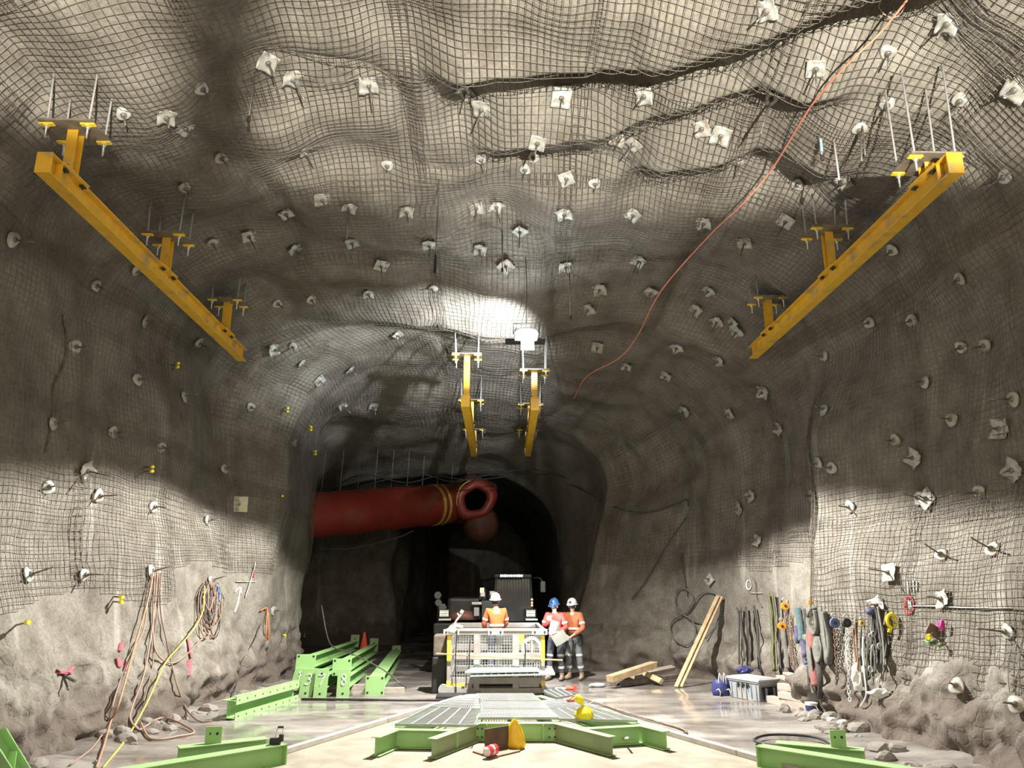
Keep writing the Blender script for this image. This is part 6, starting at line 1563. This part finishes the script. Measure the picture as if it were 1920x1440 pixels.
for k in range(7):
    x, y = 1330 + rr.uniform(-40, 90), rr.uniform(520, 960); p, _ = hit(*cr_((x, y))[0]); c = p + (CAMP - p).normalized() * .24
    mb = MB(); mb.tube([c + Vector((.035 * math.cos(a), 0, .045 * math.sin(a))) for a in [R(i * 30) for i in range(13)]], .009, 6, caps=False); mb.build('metal_ring', M['zinc'], t, smooth=True)
mb = MB(); p, _ = hit(1634, 1147); mb.ico(p + (CAMP - p).normalized() * .2, .075, 3, .1, 2, (1.2, .8, .8)); mb.build('shoulder_pad', simple('navy_pad', (.05, .06, .13), .6), t, smooth=True)
def crump_at(name, label, cat, px, py, r, mat, seed, back=.12, sc=(1, .8, .7)):
    p, _ = hit(px, py); c = p + (CAMP - p).normalized() * back; mb = MB(); mb.ico(c, r, seed, .28, 3, sc); tag(mb.build(name, mat, None), label, cat)
crump_at('white_rag', 'white rag caught at the foot of the black harness', 'rag', 1649, 1300, .13, M['paper'], 41, .15, (1.3, .8, .5))
crump_at('plastic_film', 'torn pale plastic film caught in the mesh below the yellow clip', 'plastic', 1613, 1270, .16, M['white_spray'], 42, .1, (.7, .6, 1.3))
t = thing('yellow_hook', 'yellow lifting hook hanging right of the harness', 'hook', hit(1672, 1168)[0])
p, _ = hit(1672, 1168); c = p + (CAMP - p).normalized() * .18
mb = MB(); mb.tube([c + Vector((.07 * math.cos(a), 0, .10 * math.sin(a) + .03)) for a in [R(i * 24 - 60) for i in range(14)]] + [c + Vector((-.06, 0, -.14))], .03, 10); mb.build('hook_body', M['bag_yellow'], t, smooth=True)
mb = MB(); mb.box(c + Vector((-.05, .02, .06)), (.08, .05, .2), rot=(0, .3, 0)); mb.build('block', M['rust'], t)
t = thing('bracket_bar', 'brown bracket plate on the right wall with a yellow-capped bar', 'bracket', hit(1752, 1184)[0])
p, _ = hit(1752, 1184); c = p + (CAMP - p).normalized() * .16
mb = MB(); mb.box(c, (.22, .03, .16), rot=(.1, .5, 0)); mb.build('plate', simple('brown_plate', (.15, .09, .06), .6), t)
mb = MB(); mb.cyl(c, c + Vector((-.16, -.14, -.06)), .014); mb.build('bar', M['rod'], t); mb = MB(); mb.cyl(c + Vector((-.15, -.13, -.055)), c + Vector((-.2, -.17, -.07)), .035, 12); mb.build('yellow_cap', M['bag_yellow'], t)
crump_at('magenta_tape', 'magenta flagging tape above the brown bracket plate', 'tape', 1765, 1172, .06, simple('magenta', (.45, .03, .22), .6), 44, .2, (.7, .6, 1.2))
paint('white spray scribble above the red oval on the right wall', [cr_((1640, 60), (1645, 180)), cr_((1665, 60), (1668, 150)), cr_((1690, 50), (1695, 160)), cr_((1720, 60), (1722, 150)), cr_((1650, 110), (1740, 100))], .016, M['white_spray'])
paint('red outlined oval sprayed at the end of the white line', [cr_(*[(1655 + 38 * math.cos(a), 275 + 75 * math.sin(a)) for a in [R(i * 30) for i in range(13)]])], .022, M['red_spray'])
paint('long white spray line across the right wall', [cr_((1690, 283), (1900, 285)) + L2([(800, 465), (1000, 468), (1190, 472)], 1560, 1000, 3.273)], .03, M['white_spray'])
paint('white fill inside the red oval on the right wall', [cr_((1645, 230), (1665, 320)), cr_((1660, 240), (1672, 300))], .028, M['white_spray'])
paint('green spray smear under the brown bracket', [cr_((1800, 590), (1850, 620)), L2([(590, 680), (640, 660)], 1560, 1000, 3.273), L2([(650, 700), (690, 680)], 1560, 1000, 3.273)], .03, simple('green_spray', (.2, .42, .15), .8))
paint('small white spray zero beside the hanging cords, right side bay', [cs_(*[(1240 + 20 * math.cos(a), 80 + 38 * math.sin(a)) for a in [R(i * 40) for i in range(10)]]), cs_((1252, 146), (1350, 148))], .014, M['white_spray'])
paint('faint white scribbled mark on the dark wall behind the workers', [cs_((310, 80), (350, 110), (300, 150), (370, 130)), cs_((320, 180), (380, 160), (330, 220)), cs_((270, 160), (410, 160))], .014, simple('faint_spray', (.34, .34, .31), .85))
# coiled hose loops on the bay wall
def loopo(label, pts, r=.018, m='web_grey'): drape('hose_loop', label, 'hose', pts, r, M[m], .12)
t = thing('coiled_hose', 'grey hose hung in big loose coils on the wall behind the leaning planks', 'hose', hit(1285, 1170)[0])
drape('hose', None, None, cs_((690, 320), (640, 240), (650, 130), (700, 103), (760, 140), (785, 200), (740, 280), (690, 325), (620, 370), (598, 440), (640, 530), (720, 570), (785, 530), (803, 450), (770, 370), (700, 322)), .02, M['web_grey'], .12, parent=t)
drape('hose', None, None, cs_((690, 322), (760, 275), (820, 180), (880, 133), (960, 150), (1010, 220), (1012, 300), (960, 420), (885, 520)), .02, M['web_grey'], .12, parent=t)
drape('hose', None, None, cs_((740, 345), (800, 378), (870, 390)), .018, M['web_grey'], .12, parent=t)
drape('thin_cable', 'thin dark cord running up the bay wall from the hose coils', 'cord', cs_((740, 180), (720, 60), (700, -60), (690, -180)), .012, M['cab_dark'], .08)
drape('thin_cable', 'pale thin cord curving down beside the spray zero', 'cord', cs_((1250, 0), (1290, 60), (1300, 180), (1345, 260)), .01, M['web_grey'], .06)
drape('thin_cable', 'long thin cable looping across the dark bay wall', 'cable', [(1030, 905), (1075, 912), (1120, 935), (1160, 955), (1215, 962), (1270, 945), (1288, 938), (1290, 950)], .016, M['cab_dark'], .1)
drape('thin_cable', 'thin cable slanting down the dark bay wall towards the workers', 'cable', [(1288, 970), (1250, 1025), (1215, 1085), (1185, 1125)], .014, M['cab_dark'], .08)
drape('thin_cable', 'dark conduit running down the left wall behind the mesh', 'cable', [(118, 592), (125, 640), (118, 690), (100, 730), (98, 790), (85, 850)], .02, M['web_grey'], .03)
# mesh curtain free of the wall behind the chains
